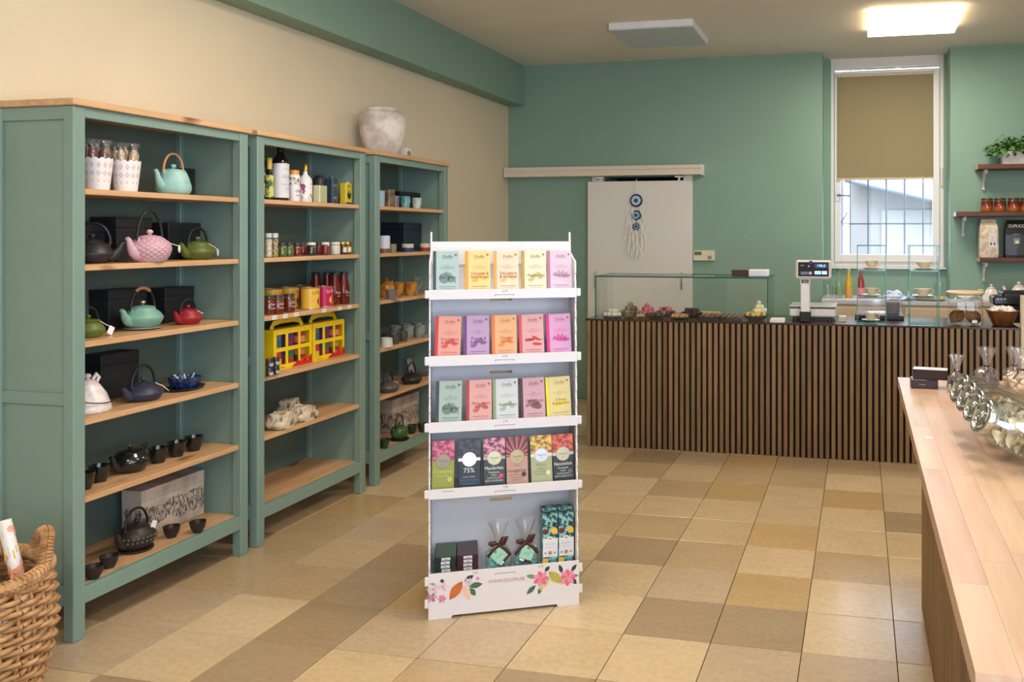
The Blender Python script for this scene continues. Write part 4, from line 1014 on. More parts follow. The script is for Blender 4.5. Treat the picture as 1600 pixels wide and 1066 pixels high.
teapot(shelf_low(138, 529, S3, .05), 'small olive green teapot at the left post', .056, .062, (94, 108, 44), 'flat', hang=.115, tagp=('rect', .066, .022), lidr=.7)
mp_ = shelf_low(223, 517, S3, .075)
tr = thing('teapot_trivet', 'round metal trivet under the mint teapot', 'trivet', mp_, SIDE)
MB().lathe([(0, .004), (.066, .004), (.069, .006), (.069, .009), (.066, .010), (0, .010)], M((176, 178, 170), .35, .6), 28).build('plate', tr)
for k in range(3): MB().lathe([(0, 0), (.006, 0), (.006, .005), (0, .005)], BLACK, 8, Matrix.Translation((.05 * math.cos(2.1 * k), .05 * math.sin(2.1 * k), 0))).build('foot', tr)
teapot((mp_[0], mp_[1], S3 + .0105), 'mint green teapot with a cane-wrapped black handle on a trivet', .077, .078, (120, 168, 152), 'flat', hang=.162, wrap=(170, 128, 84), knobcol=(214, 208, 196), lidr=.6)
teapot(shelf_low(294, 508, S3, .05), 'small dark red teapot on the third shelf', .056, .060, (146, 26, 38), 'flat', hang=.110, tagp=('string', .05, .03), lidr=.62)
carton(158, 217, -3.035, S4, .188, .13, 'tall black gift box behind the navy teapot')
wt = teapot(shelf_low(137, 648, S4, .07), 'white speckled cone-shaped teapot tied with black cord', .080, .112, speckled((236, 226, 224), (222, 208, 206), 40, .25), 'cone', handle='none', lidr=.4)
MB().tube([(.081 * math.cos(a), .081 * math.sin(a), .055 - .02 * math.cos(a + 1.2)) for a in [2 * PI * k / 24 for k in range(25)]], .002, BLACK, 6).build('cord', wt)
MB().tube([(.035, 0, .1), (.05, 0, .125), (.038, 0, .14), (.02, 0, .118)], .007, M((236, 226, 224), .3), 8).build('loop_handle', wt)
teapot(shelf_low(224, 629, S4, .065), 'flat navy blue iron teapot leaning a string tag', .074, .064, (46, 50, 70), 'flat', hang=.142, tagp=('string', .084, .012), bump=.12, lidr=.5)
tp = shelf_low(289, 612, S4, .07)
t = thing('oval_tray', 'dark oval tray under the blue fluted bowl', 'tray', tp, SIDE + .1)
MB().lathe([(0, .0), (.075, .0), (.092, .008), (.094, .012), (.088, .012), (.074, .005), (0, .005)], M((34, 36, 42), .4), 32, Matrix.Diagonal((1, .75, 1, 1))).build('tray', t)
t = thing('fluted_bowl', 'dark blue fluted bowl holding white spoons on an oval tray', 'bowl', (tp[0], tp[1], S4 + .0055), SIDE)
BLUE = speckled((38, 74, 130), (24, 40, 74), 40, .15)
MB().lathe([(0, 0), (.045, 0), (.058, .02), (.064, .05), (.060, .05), (.052, .02), (0, .008)], BLUE, 48, warp=lambda a, z: 1 + .05 * math.cos(16 * a)).build('bowl', t)
for k in range(3): MB().tube([(-.03 + .02 * k, 0, .02), (-.02 + .02 * k, .02 - .02 * k, .045), (-.03 + .025 * k, .03 - .03 * k, .062)], .004, M((214, 220, 224), .2), 6).build('spoon', t)
GLAZE = M((22, 27, 24), .15, coat=.4)
SETL = 'black-green glazed tea cup of the set, '
for px, py, w_ in ((131, 767, 'leftmost, half behind the post'), (155.5, 755, 'just left of its teapot'), (247.5, 725, 'just right of its teapot'), (276.5, 715, 'fourth along the shelf'), (303, 706, 'rightmost on the shelf')):
    cup(shelf_low(px, py, S5, .028), SETL + w_, .039, .064, GLAZE, group='glazed black cups on the fifth shelf', flare=.62)
gp = teapot(shelf_low(204, 741, S5, .06), 'glossy black-green teapot among its cups', .070, .078, GLAZE, 'round', handle='none', rough=.15, lidr=.7, name='teapot')
MB().tube([(.055, 0, .07), (.075, 0, .088), (.06, -.02, .098), (.045, -.01, .085)], .008, GLAZE, 8).build('loop_handle', gp)
MB().tube([(-.01, 0, .10), (0, 0, .108), (.012, 0, .10)], .005, M((150, 90, 60), .4), 8).build('lid_loop', gp)
# winter landscape box with its iron tea set
m_land, n, l, bs = new_mat('printed_winter_landscape')
tc = n.new('ShaderNodeTexCoord'); mpn = n.new('ShaderNodeMapping'); mpn.inputs['Scale'].default_value = (9, 1, 5); l.new(tc.outputs['Object'], mpn.inputs['Vector'])
nt = n.new('ShaderNodeTexNoise'); nt.inputs['Scale'].default_value = 1.2; nt.inputs['Detail'].default_value = 6; l.new(mpn.outputs[0], nt.inputs['Vector'])
nt2 = n.new('ShaderNodeTexNoise'); nt2.inputs['Scale'].default_value = 60; nt2.inputs['Detail'].default_value = 8; nt2.inputs['Roughness'].default_value = .75
mp3 = n.new('ShaderNodeMapping'); mp3.inputs['Scale'].default_value = (1.6, 1, .55); l.new(tc.outputs['Object'], mp3.inputs['Vector']); l.new(mp3.outputs[0], nt2.inputs['Vector'])
sp = n.new('ShaderNodeSeparateXYZ'); l.new(tc.outputs['Object'], sp.inputs[0])
band = lnode('ABSOLUTE', lnode('SUBTRACT', sp.outputs['Z'], lnode('MULTIPLY_ADD', nt.outputs['Fac'], .12, .02)), None)
trees = lnode('MULTIPLY', lnode('LESS_THAN', band, .045), lnode('GREATER_THAN', nt2.outputs['Fac'], .5))
rp = ramp(n, [(.3, lin((170, 154, 140))), (.6, lin((222, 208, 194)))]); l.new(nt.outputs['Fac'], rp.inputs['Fac'])
l.new(mix_rgb(n, l, rp.outputs['Color'], lin((62, 54, 50)), lnode('MULTIPLY', trees, .85)), bs.inputs['Base Color']); bs.inputs['Roughness'].default_value = .45
carton(221, 344, -2.98, S6, .205, .10, 'gift box printed with a winter tree landscape on the bottom shelf', m_land, 'printed_gift_box', None)
IRON = M((52, 46, 42), .45, .3, bump=.25, scale=25)
ip = shelf_low(213, 866, S6, .06)
t = thing('teapot_trivet', 'round black iron trivet on the bottom shelf of the nearest bookcase', 'trivet', ip, SIDE)
MB().lathe([(0, .0), (.058, .0), (.064, .005), (.064, .010), (.058, .010), (0, .010)], IRON, 28).build('plate', t)
ipt = teapot((ip[0], ip[1], S6 + .0105), 'black cast iron teapot with a relief band on the bottom shelf', .072, .085, IRON, 'round', hang=.16, tagp=('rect', .04, .085), lidr=.62)
rbm = MB()
for k in range(26):
    a = 2 * PI * k / 26
    for z in (.035, .05): rbm.ball((.0715 * math.cos(a + z * 3), .0715 * math.sin(a + z * 3), z), .0055, M((96, 84, 70), .5), 6, 4)
rbm.build('relief_band', ipt, kind='stuff')
for px, py, w_ in ((146.5, 907, 'leftmost by the post'), (170.5, 890, 'second from the post'), (268, 842, 'nearest right of the iron teapot'), (309, 834, 'rightmost before the landscape box')):
    cup(shelf_low(px, py, S6, .025), 'small black iron cup, ' + w_, .034, .047, IRON, group='iron cups on the bottom shelf', flare=.55, inner=BLACKGLOSS)

# ------------------------------------------------------------------ middle bookcase: oils, preserves, cans
def top_at(px, x=-2.89): return (*on_x(px, x)[:2], S1)
DKG = M((24, 26, 18), .12, coat=.4)
GOLD = M((196, 164, 84), .3, .8)
def bprof(R, H, nr, sh): return [(0, 0), (R * .96, 0), (R, .004), (R, H * sh), (R * .9, H * (sh + .06)), (nr * 1.1, H * (sh + .17)), (nr, H * (sh + .2)), (nr, H - .004), (nr * .9, H), (0, H)]
bottle(top_at(413, -2.96), 'dark bottle with a white label, half hidden by the post', bprof(.022, .20, .009, .55), DKG, (.17, .205, .011), BLACK, (.03, .09, .0221, WHITE))
bottle(top_at(421, -2.88), 'slim dark oil bottle with a gold neck and yellow-green label', bprof(.020, .20, .010, .55), DKG, (.155, .212, .0125), M((206, 170, 80), .35), (.015, .125, .0201, speckled((206, 206, 110), (70, 96, 60), 25, .5)))
bottle(top_at(438.5), 'big black oil bottle with a tall white label', bprof(.040, .275, .015, .70), M((22, 20, 22), .15, coat=.4), (.25, .28, .017), BLACK, (.016, .19, .0402, M((220, 220, 224), .5)), text=[('0.75 L', .155, .016), ('OLIO', .115, .026), ('extra vergine', .08, .012), ('di oliva', .06, .012)], tcol=M((120, 170, 210), .5))
t = bottle(top_at(460), 'white container with an orange cap', [(0, 0), (.0275, 0), (.028, .003), (.028, .135), (.024, .142), (0, .142)], M((232, 230, 230), .4), (.142, .165, .024), M((230, 150, 60), .4), (.09, .125, .0284, speckled((50, 46, 60), (240, 230, 226), 60, .5)), text=[('BIO', .10, .014), ('OLIO', .05, .02), ('naturale', .03, .012)], tcol=M((60, 60, 66), .5))
bottle(top_at(477), 'white ceramic bottle painted with flowers and a gold neck', bprof(.0345, .20, .011, .58), speckled((232, 228, 226), (232, 228, 226), 10, .25), (.165, .207, .0125), GOLD, (.02, .105, .0349, speckled((236, 232, 230), (150, 66, 110), 45, .3, .52, .6)))
STRIPE, n, l, bs = new_mat('green_striped_print')
tc = n.new('ShaderNodeTexCoord'); sp = n.new('ShaderNodeSeparateXYZ'); l.new(tc.outputs['Object'], sp.inputs[0])
sn = lnode('SINE', lnode('MULTIPLY', sp.outputs['X'], 560.0), None); rp = ramp(n, [(0.45, lin((122, 140, 88))), (0.55, lin((212, 214, 176)))])
l.new(lnode('MULTIPLY_ADD', sn, .5, .5), rp.inputs['Fac']); l.new(rp.outputs['Color'], bs.inputs['Base Color'])
tin(top_at(500, -2.87), 'green striped square oil tin', .066, .045, .096, STRIPE, band=None, cap=(.008, .008, BLACK))
bottle(top_at(499, -2.96), 'dark canister behind the striped tin', [(0, 0), (.031, 0), (.031, .145), (.026, .15), (0, .15)], M((54, 58, 66), .4), (.15, .158, .02), BLACK)
tin(top_at(518, -2.905), 'dark blue oil tin with a white panel', .05, .045, .142, M((46, 66, 84), .4), cap=(.012, .014, M((60, 84, 104), .4)), text=[('OLIO', .10, .014), ('EVO', .03, .016)], tcol=M((226, 214, 200), .5))
YEL = M((206, 184, 52), .4)
tin((-2.925, 4.315, S1), 'yellow oil tin, the rear one of two', .055, .035, .122, M((168, 142, 44), .4), cap=(.009, .006, BLACK))
yt = tin((-2.862, 4.345, S1), 'yellow oil tin with a portrait oval, at the shelf end', .062, .04, .122, YEL, cap=(.009, .006, WHITE, .015), text=[('OLIO', .1, .014)], tcol=INK)
MB().oval(0, .055, .017, .024, INK, -.0213).oval(0, .07, .009, .011, M((150, 140, 60), .5), -.0216).rect(-.031, .002, .031, .012, M((70, 70, 40), .5), -.0213).build('portrait_print', yt)
def p2(px, x=-2.86): return (*on_x(px, x)[:2], S2)
CLEARLID = M((206, 208, 206), .3)
for px, c, w_ in ((419.5, speckled((226, 214, 196), (196, 176, 150), 60, .6), 'white salt'), (429.5, speckled((196, 168, 120), (120, 110, 70), 70, .6), 'mixed herbs')):
    jar(p2(px, -2.85), 'tall glass grinder of %s on the second shelf' % w_, .0165, .118, c, CLEARLID, 'spice_grinder', lidh=.02)
GREENJ, REDJ, DARKJ, AMB = M((84, 106, 42), .3), M((120, 36, 24), .3), M((46, 40, 44), .3), M((150, 80, 28), .25)
LIDD, LIDW, LIDG = M((52, 52, 52), .3), M((222, 220, 214), .35), M((196, 160, 70), .3, .8)
for px, x, f, lm, w_, r, lab in ((441, -2.86, GREENJ, LIDD, 'green pesto jar, left of the two', .0225, None), (452, -2.855, GREENJ, LIDD, 'green pesto jar, right of the two', .0225, None), (464, -2.86, REDJ, LIDD, 'red sauce jar next to the green jars', .0225, None), (473.5, -2.93, REDJ, LIDD, 'red sauce jar set back beside the dark jar', .0225, None), (486.5, -2.855, DARKJ, LIDW, 'dark olive jar with a pale lid', .0245, None), (498, -2.93, REDJ, LIDD, 'red sauce jar set back beyond the dark jar', .022, None), (508.5, -2.86, REDJ, LIDW, 'red sauce jar with a pale lid', .0225, None), (524, -2.855, M((224, 216, 206), .4), LIDW, 'white cream jar with a pale lid', .027, None), (535.5, -2.862, M((60, 34, 28), .3), LIDG, 'dark brown jar with a cream label', .022, M((230, 222, 190), .5)), (543, -2.87, AMB, LIDG, 'amber honey jar at the end of the row', .0215, M((240, 226, 180), .5))):
    jar(p2(px, x), w_ + ' on the second shelf', r, .070, f, lm, 'preserve_jar', 'preserve jars on the second shelf', lab)
def p3(px, x): return (*on_x(px, x)[:2], S3)
JAM = M((112, 42, 22), .25)
TXT = M((226, 214, 206), .5)
for px, x, w_ in ((420, -2.865, 'leftmost by the post'), (434, -2.845, 'middle of the three'), (452, -2.85, 'right of the three')):
    jar(p3(px, x), 'red-brown sauce jar with a dark lid, ' + w_, .028, .092, JAM, LIDD, 'sauce_jar', 'sauce jars on the third shelf', text=[('Sauce', .045, .018), ('Tomate', .026, .015)], tcol=TXT)
CY_, CMG = M((232, 190, 72), .35), M((190, 30, 90), .35)
RIMM = M((196, 196, 190), .3, .8)
for px, x, mt_, w_, tx in ((426, -3.0, CY_, 'yellow tomato can behind the jars, left one', 0), (453, -3.0, CY_, 'yellow tomato can behind the jars, right one', 0), (473, -3.03, M((150, 34, 36), .35), 'dark red can set back on the third shelf', 0), (485, -2.865, CY_, 'yellow tomato can standing at the front', 1), (507, -2.865, CMG, 'magenta can with a yellow lemon picture', 2)):
    round_tin(p3(px, x), w_, .0465 if tx != 2 else .045, .112, mt_, RIMM, 'food_can', 'can', 'food cans on the third shelf', art=(.45, M((130, 30, 40), .5)) if tx < 2 else (.2, M((236, 206, 70), .5)), text=[('La Rossa', .08, .026)], tcol=M((206, 80, 50), .5) if tx < 2 else M((244, 220, 226), .5))
RB = M((104, 24, 16), .15, coat=.4)
for px, x, w_, s in ((493.5, -3.01, 'at the back left', None), (511, -2.96, 'second, behind the magenta can', None), (523, -2.905, 'third, reading Passata', 'Passata'), (537, -2.885, 'right end of the row', 'Classica')):
    bottle(p3(px, x), 'red tomato passata bottle, ' + w_, [(0, 0), (.029, 0), (.031, .004), (.031, .085), (.028, .115), (.021, .145), (.019, .165), (.020, .168), (0, .168)], RB, (.163, .182, .021), LIDD, (.03, .031, .0311, RB), 'passata_bottle', group='passata bottles', text=[(s, .06, .024), ('tomate', .045, .012)] if s else None, tcol=TXT)
for px, w_ in ((430, 'first'), (447, 'second'), (464, 'third'), (507.5, 'fourth'), (532, 'fifth'), (547, 'last')):
    y = on_x(px, BC_X - .008)[1]
    t = thing('price_tag', 'small white price tag on the third shelf edge, %s from the left' % w_, 'price tag', (BC_X - .0118, y, S3 - .0205), SIDE, 'price tags on the shelf edge')
    MB().box(-.017, .017, -.001, 0, 0, .0195, WHITE).build('card', t)
    MB().text('5.90', 0, .005, .0125, INK, -.0014).build('lettering', t)
YBOX = M((240, 204, 24), .4)
CANS = [((70, 110, 120), (44, 90, 110)), ((70, 50, 130), (120, 40, 60)), ((150, 50, 46), (210, 130, 90)), ((196, 40, 80), (220, 190, 60)), ((40, 110, 70), (150, 60, 50)), ((190, 130, 50), (120, 40, 40))]
def gift_pack(px0, px1, xf, label, dz=0.0):
    ya, yb_ = on_x(px0, xf)[1], on_x(px1, xf)[1]; w = yb_ - ya; h, d = .205, .075
    t = thing('yellow_gift_pack', label, 'gift pack', (xf, ya, S4), SIDE, 'yellow gift packs of small cans')
    b = MB(); cw = w / 3.0; fr = .013
    b.box(0, w, d - .002, d, 0, h, YBOX).box(0, .002, 0.002, d - .002, 0, h, YBOX).box(w - .002, w, .002, d - .002, 0, h, YBOX).box(.002, w - .002, .002, d - .002, 0, .002, YBOX).box(.002, w - .002, .002, d - .002, h - .002, h, YBOX)
    zs_ = [(.0, .026), (.092, .112), (.178, h)]
    for z0, z1 in zs_: b.box(0, w, 0, .002, z0, z1, YBOX)
    xs_ = [(0, .022), (cw - .008, cw + .010), (2 * cw - .009, 2 * cw + .008), (w - .018, w)]
    for x0, x1 in xs_:
        for z0, z1 in ((.026, .092), (.112, .178)): b.box(x0, x1, 0, .002, z0, z1, YBOX)
    b.build('carton', t)
    b = MB(); zc = h
    b.tube([(w * .1, d / 2, zc), (w * .16, d / 2, zc + .028), (w * .35, d / 2, zc + .038), (w * .65, d / 2, zc + .038), (w * .84, d / 2, zc + .028), (w * .9, d / 2, zc)], .014, YBOX, 8, flat=.12, up=(0, 1, 0)); b.build('carry_handle', t)
    for r_ in (0, 1):
        for c_ in range(3):
            a_, bb = CANS[(3 if r_ == 0 else 0) + c_]; xa, xb = xs_[c_][1], xs_[c_ + 1][0]; z0 = .004 if r_ == 0 else .102
            rc = min(.034, (xb - xa) / 2 + .008)
            o = MB().lathe([(0, 0), (rc, 0), (rc, .084), (0, .084)], M(a_, .35), 16).lathe([(rc + .0005, .018), (rc + .0005, .05)], M(bb, .35), 16).lathe([(rc, .082), (rc + .001, .0845), (0, .0845)], RIMM, 16).build('small_can', t, ((xa + xb) / 2, .006 + rc, z0))
    p = MB(); RD = M((206, 40, 30), .45); y = -.0008
    p.poly([(w * .45, .002), (w, .002), (w, .05), (w * .9, .038), (w * .78, .05), (w * .7, .03), (w * .58, .024)], RD, y)
    for k in range(5): p.oval(w * (.62 + .09 * k), .022 + .008 * (k % 2), .012, .006, M((230, 90, 40), .45) if k % 2 else M((150, 24, 24), .45), y - .0002, 12, .5 * k)
    p.oval(w * .7, .05, .004, .014, M((60, 110, 50), .5), y - .0003, 10, .4)
    p.text('La Rossa', w * .2, .008, .012, M((120, 60, 20), .5), y, .15)
    p.build('printed_peppers', t)
gift_pack(427.5, 487, -2.855, 'yellow window gift pack of six small cans, nearer one')
gift_pack(489, 538, -2.862, 'yellow window gift pack of six small cans, farther one')
for px, py, dz, w_ in ((421, 589, 0, 'lower left'), (431, 586, 0, 'lower right'), (421, 589, .043, 'upper left'), (431, 586, .043, 'upper right')):
    q = shelf_low(px, py, S4, .018)
    jar((q[0], q[1], S4 + dz), 'small dark jar, %s of a stacked four beside the yellow packs' % w_, .0175, .042, DARKJ, LIDD, 'small_jar', 'small dark jars', M((170, 170, 176), .5))
LINEN = speckled((214, 200, 176), (120, 100, 78), 26, .8, .5, .68, bump=.4, stretch=(1, 2.5, 1))
def parcel(px, py, w, d, h, yaw, label, seed):
    q = shelf_low(px, py, S5, .06)
    t = thing('paper_parcel', label, 'parcel', q, SIDE + yaw, 'crumpled paper parcels')
    rr = random.Random(seed); bm = bmesh.new(); bmesh.ops.create_cube(bm, size=1)
    bmesh.ops.subdivide_edges(bm, edges=bm.edges, cuts=5, use_grid_fill=True)
    vs_ = []
    for v in bm.verts:
        x, y, z = v.co; rnd = 1 - .28 * (abs(x * 2) ** 4 * abs(z * 2) ** 2) - .2 * (abs(y * 2) ** 4)
        zz = (z + .5) * h * (1 - .35 * (2 * abs(x)) ** 3) + (rr.uniform(-.006, .006) if z > -.4 else 0)
        vs_.append((x * w * rnd + rr.uniform(-.004, .004), y * d * rnd + rr.uniform(-.004, .004), max(0, zz)))
    bm.verts.index_update(); fs = [[v.index for v in f.verts] for f in bm.faces]; bm.free()
    MB().add(vs_, fs, LINEN, True).build('wrapping', t)
    MB().tube([(-w * .4, -d * .1, h * .72), (0, -d * .12, h * .98), (w * .4, -d * .08, h * .72)], [.004, .008, .004], LINEN, 6).build('folded_seam', t)
parcel(440, 672, .17, .12, .075, .15, 'crumpled paper parcel at the front left of the fifth shelf', 1)
parcel(474, 660, .15, .11, .075, -.1, 'crumpled paper parcel at the right of the three', 2)
parcel(452, 650, .17, .09, .08, .1, 'crumpled paper parcel behind the other two', 3)

# ------------------------------------------------------------------ farthest bookcase: mugs and teapots
def q1(px, x, z): return (*on_x(px, x)[:2], z)
cup(q1(592.5, -2.86, S1), 'blue mug just behind the left post', .034, .095, M((150, 180, 196), .3), 'mug', cat='mug', flare=.9)
BRN = speckled((120, 98, 62), (78, 58, 36), 25, .35)
cup(q1(607.5, -2.87, S1), 'tall brown stoneware tankard on the top shelf', .036, .108, BRN, 'tankard', handle=-.55, cat='mug', flare=.92)
cup(q1(618, -2.95, S1), 'small grey cup behind the brown tankard', .025, .08, M((140, 136, 140), .35), 'small_cup', flare=.85)
carton(625, 667, -2.97, S1, .115, .10, 'black box behind the two turquoise mugs', BLACK, group=None)
cup(q1(633.5, -2.87, S1), 'turquoise glazed mug in front of a black box', .030, .075, speckled((110, 168, 172), (86, 142, 150), 30, .25), 'mug', handle=1, cat='mug', flare=.85)
cup(q1(651, -2.87, S1), 'pale mint mug in front of a black box', .030, .072, speckled((196, 212, 206), (160, 184, 180), 30, .3), 'mug', handle=1, cat='mug', flare=.8)
cup(q1(600.5, -2.85, S2), 'tall white mug with a brown foot at the left post', .034, .105, two_tone((120, 84, 70), (206, 210, 220), .026), 'mug', handle=1, cat='mug', flare=.95)
cup(q1(613.5, -2.84, S2), 'small green cup beside the white mug', .024, .053, M((128, 136, 96), .35), 'small_cup', flare=.85)
cup(q1(637, -2.84, S2), 'cream and navy dipped cup on the second shelf', .038, .052, two_tone((44, 58, 110), (206, 196, 176), .027), 'cup', handle=.8, flare=.9)
cup(q1(664, -2.845, S2), 'cream and red dipped cup on the second shelf', .034, .052, two_tone((150, 60, 58), (212, 196, 174), .025), 'cup', flare=.9)
carton(631, 659, -2.96, S2, .19, .16, 'tall dark navy box behind the dipped cups', M((26, 36, 54), .35), group=None)
OCH = speckled((188, 132, 52), (150, 98, 34), 22, .3)
teapot(shelf_low(604, 465, S3, .045), 'ochre stoneware teapot at the left post', .052, .098, OCH, 'round', handle='none', lidr=.4, spout=-.9)
gq = shelf_low(611.5, 468, S3, .03)
cup(gq, 'small grey rounded cup in front of the ochre teapot', .034, .058, M((116, 112, 116), .35), 'small_cup', flare=.75)
sp_ = thing('metal_spoon', 'thin metal spoon beside the small grey cup', 'spoon', shelf_low(626, 464, S3, .0), SIDE + .4)
MB().tube([(-.05, 0, .004), (0, 0, .006), (.05, 0, .02)], .003, STEEL, 6).lathe([(0, -.002), (.012, 0), (0, .002)], STEEL, 12, Matrix.Translation((-.055, 0, .006))).build('spoon', sp_)
cup(shelf_low(622, 463, S3, .05), 'ochre glazed mug set back', .040, .087, OCH, 'mug', cat='mug', flare=.72)
cup(shelf_low(642, 462, S3, .04), 'ochre glazed mug with its handle to the right', .040, .085, OCH, 'mug', handle=1, cat='mug', flare=.75)
wk = thing('wire_whisks', 'thin white wire whisks behind the ochre mug', 'whisk', shelf_low(650, 458, S3, .03), SIDE)
for a in range(8):
    s, c = math.sin(a * .8), math.cos(a * .8)
    MB().tube([(.004 * c, .004 * s, 0), (.03 * c + .005 * a, .02 * s, .06), (.025 * c + .005 * a, .015 * s, .105), (.0, 0, .112 - .004 * a)], .0012, M((180, 180, 176), .3), 5).build('wire', wk)
cup(shelf_low(604, 543, S4, .03), 'white square-shouldered cup at the left post', .034, .055, M((206, 210, 204), .4), 'small_cup', flare=1.12)
TEA = M((70, 74, 74), .15, coat=.5)
for px, py, w_ in ((617, 538, 'left of the pair'), (630, 534, 'right of the pair')):
    cup(shelf_low(px, py, S4, .03), 'ribbed dark glass tumbler, ' + w_, .030, .060, TEA, 'tumbler', group='dark glass tumblers', flare=.8)
GRYM = speckled((132, 142, 140), (100, 112, 110), 18, .35)
for px, py, H_, w_ in ((618, 529, .083, 'leftmost, behind the tumblers'), (638, 530, .085, 'middle of the front row'), (656, 528, .083, 'beside the display stand'), (634, 526, .085, 'in the back row, left'), (651, 524, .085, 'in the back row, right')):
    cup(shelf_low(px, py, S4, .04), 'grey-green stoneware mug, ' + w_, .037, H_, GRYM, 'mug', cat='mug', group='grey-green mugs', flare=.88)
teapot(shelf_low(606, 615, S5, .06), 'grey iron teapot half hidden by the left post', .068, .060, (76, 78, 78), 'flat', hang=.13, tagp=('string', .04, .05), lidr=.5, spout=-.0001)
teapot(shelf_low(643, 601, S5, .055), 'black flat iron teapot holding a paper under its handle', .066, .058, (32, 32, 36), 'flat', hang=.135, lidr=.55, bump=.1)
pc = thing('folded_leaflet', 'folded white leaflet behind the black flat teapot', 'leaflet', shelf_low(645, 592, S5, .15), SIDE)
MB().box(-.03, .03, 0, .0015, 0, .12, M((196, 194, 188), .6), Matrix.Rotation(-.25, 4, 'X')).build('paper', pc)
lid_ = thing('grey_dish', 'grey shallow dish leaning beside the black teapot', 'dish', shelf_low(661, 590, S5, .07), SIDE)
MB().lathe([(0, 0), (.03, 0), (.045, .02), (.047, .022), (.03, .006), (0, .004)], M((110, 110, 112), .35), 24).build('dish', lid_)
carton(613, 668, -2.98, S6, .215, .10, 'gift box printed with birch trunks on the bottom shelf of the farthest bookcase', m_land, 'printed_gift_box', None)
GRI = M((52, 92, 46), .3, bump=.1)
gpos = shelf_low(624, 690, S6, .055)
t = thing('teapot_trivet', 'round black trivet under the bottle-green teapot', 'trivet', gpos, SIDE)
MB().lathe([(0, .0), (.055, .0), (.06, .004), (.06, .009), (.055, .009), (0, .009)], BLACK, 24).build('plate', t)
teapot((gpos[0], gpos[1], S6 + .0095), 'bottle-green iron teapot on a black trivet', .056, .075, GRI, 'round', hang=.148, lidr=.6, tagp=('string', .04, .06))
for px, py, w_ in ((600, 702, 'at the left post'), (643.5, 679, 'right of the green teapot'), (660, 676, 'beside the display stand')):
    cup(shelf_low(px, py, S6, .03), 'small dark green iron cup ' + w_, .034, .055, M((36, 54, 34), .3), group='dark green iron cups', flare=.6)

# ------------------------------------------------------------------ on top of the farthest bookcase
VASE = speckled((228, 222, 216), (190, 182, 174), 9, .85, .42, .62, bump=.35, detail=8)
t = thing('stone_vase', 'big white weathered stone vase on top of the bookcase', 'vase', (*on_x(598, -2.975)[:2], 1.9808), 0)
R = .142
MB().lathe([(0, 0), (.088, 0), (.096, .01), (.122, .08), (.138, .155), (R, .215), (.134, .262), (.11, .283), (.094, .29), (.098, .305), (.090, .305), (.084, .285), (.1, .27), (0, .2)], VASE, 40).build('body', t)
t = thing('white_cube_candle', 'white cube with a gold and black round mark beside the stone vase', 'candle', (*on_x(639, -2.90)[:2], 1.9808), SIDE)
MB().box(-.029, .029, 0, .058, 0, .072, M((232, 228, 216), .5), bev=.002).build('block', t)
p = MB().oval(0, .037, .020, .022, M((176, 130, 60), .4), -.0006); p.rect(-.003, .016, .003, .058, M((236, 226, 200), .5), -.0010)
p.oval(-.011, .037, .005, .016, INK, -.0012).oval(.011, .037, .005, .016, INK, -.0012).build('round_mark', t)

# ------------------------------------------------------------------ glass display case with chocolates
KZ = CZ + 0.0008
gc = thing('display_case', 'low glass display case of chocolates on the left of the slatted counter', 'display case', (0, 5.745, KZ))
GX0, GX1, GD, GH = -1.822, -0.606, 0.44, 0.292
MB().box(GX0, GX1, 0, .006, 0, GH, PANE).build('front_pane', gc)
for x in (GX0, GX1 - .006): MB().box(x, x + .006, .007, GD, 0, GH, PANE).build('side_pane', gc)
MB().box(GX0 - .002, GX1 + .002, -.002, GD, GH, GH + .007, PANE).build('top_pane', gc)
for x in (GX0 - .001, GX1 - .006): MB().box(x, x + .007, -.0015, .0065, 0, GH, EDGE).build('glass_edge', gc)
MB().box(GX0 - .003, GX1 + .003, -.0035, -.002, GH - .001, GH + .009, EDGE).build('glass_edge', gc)
for x in (GX0 - .003, GX1 + .002): MB().box(x, x + .0015, -.002, GD, GH, GH + .008, EDGE).build('glass_edge', gc)
MB().box(GX0 - .002, GX1 + .002, GD, GD + .0015, GH, GH + .007, EDGE).build('glass_edge', gc)
def on_case(px0, px1, y, h, d, mt, label, name, col2=None):
    a_, c_ = on_y(px0, y)[0], on_y(px1, y)[0]
    t = thing(name, label, 'box', (a_, y, KZ + GH + .0095))
    MB().box(0, c_ - a_, 0, d, 0, h, mt, bev=.004).build('box_body', t)
    if col2: MB().box(.008, c_ - a_ - .008, -.001, .001, .006, h - .008, col2).build('printed_panel', t)
on_case(1143, 1168, 5.9, .04, .08, M((70, 28, 38), .35), 'small maroon box on top of the glass case', 'sweet_box')
on_case(1170, 1200, 5.86, .046, .1, WHITE, 'small white box on top of the glass case', 'sweet_box', M((214, 220, 236), .4))
TRAY = M((30, 32, 36), .3, coat=.2)
def tray_round(px, y, r, label, deep=.012):
    x = max(GX0 + r + .012, on_y(px, y)[0])
    t = thing('round_tray', label, 'tray', (x, y, KZ), 0, 'trays in the glass case')
    MB().lathe([(0, 0), (r * .82, 0), (r, deep), (r * .97, deep + .001), (r * .8, .004), (0, .004)], TRAY, 28).build('tray', t)
    return x, y, r
choc_proto = {}
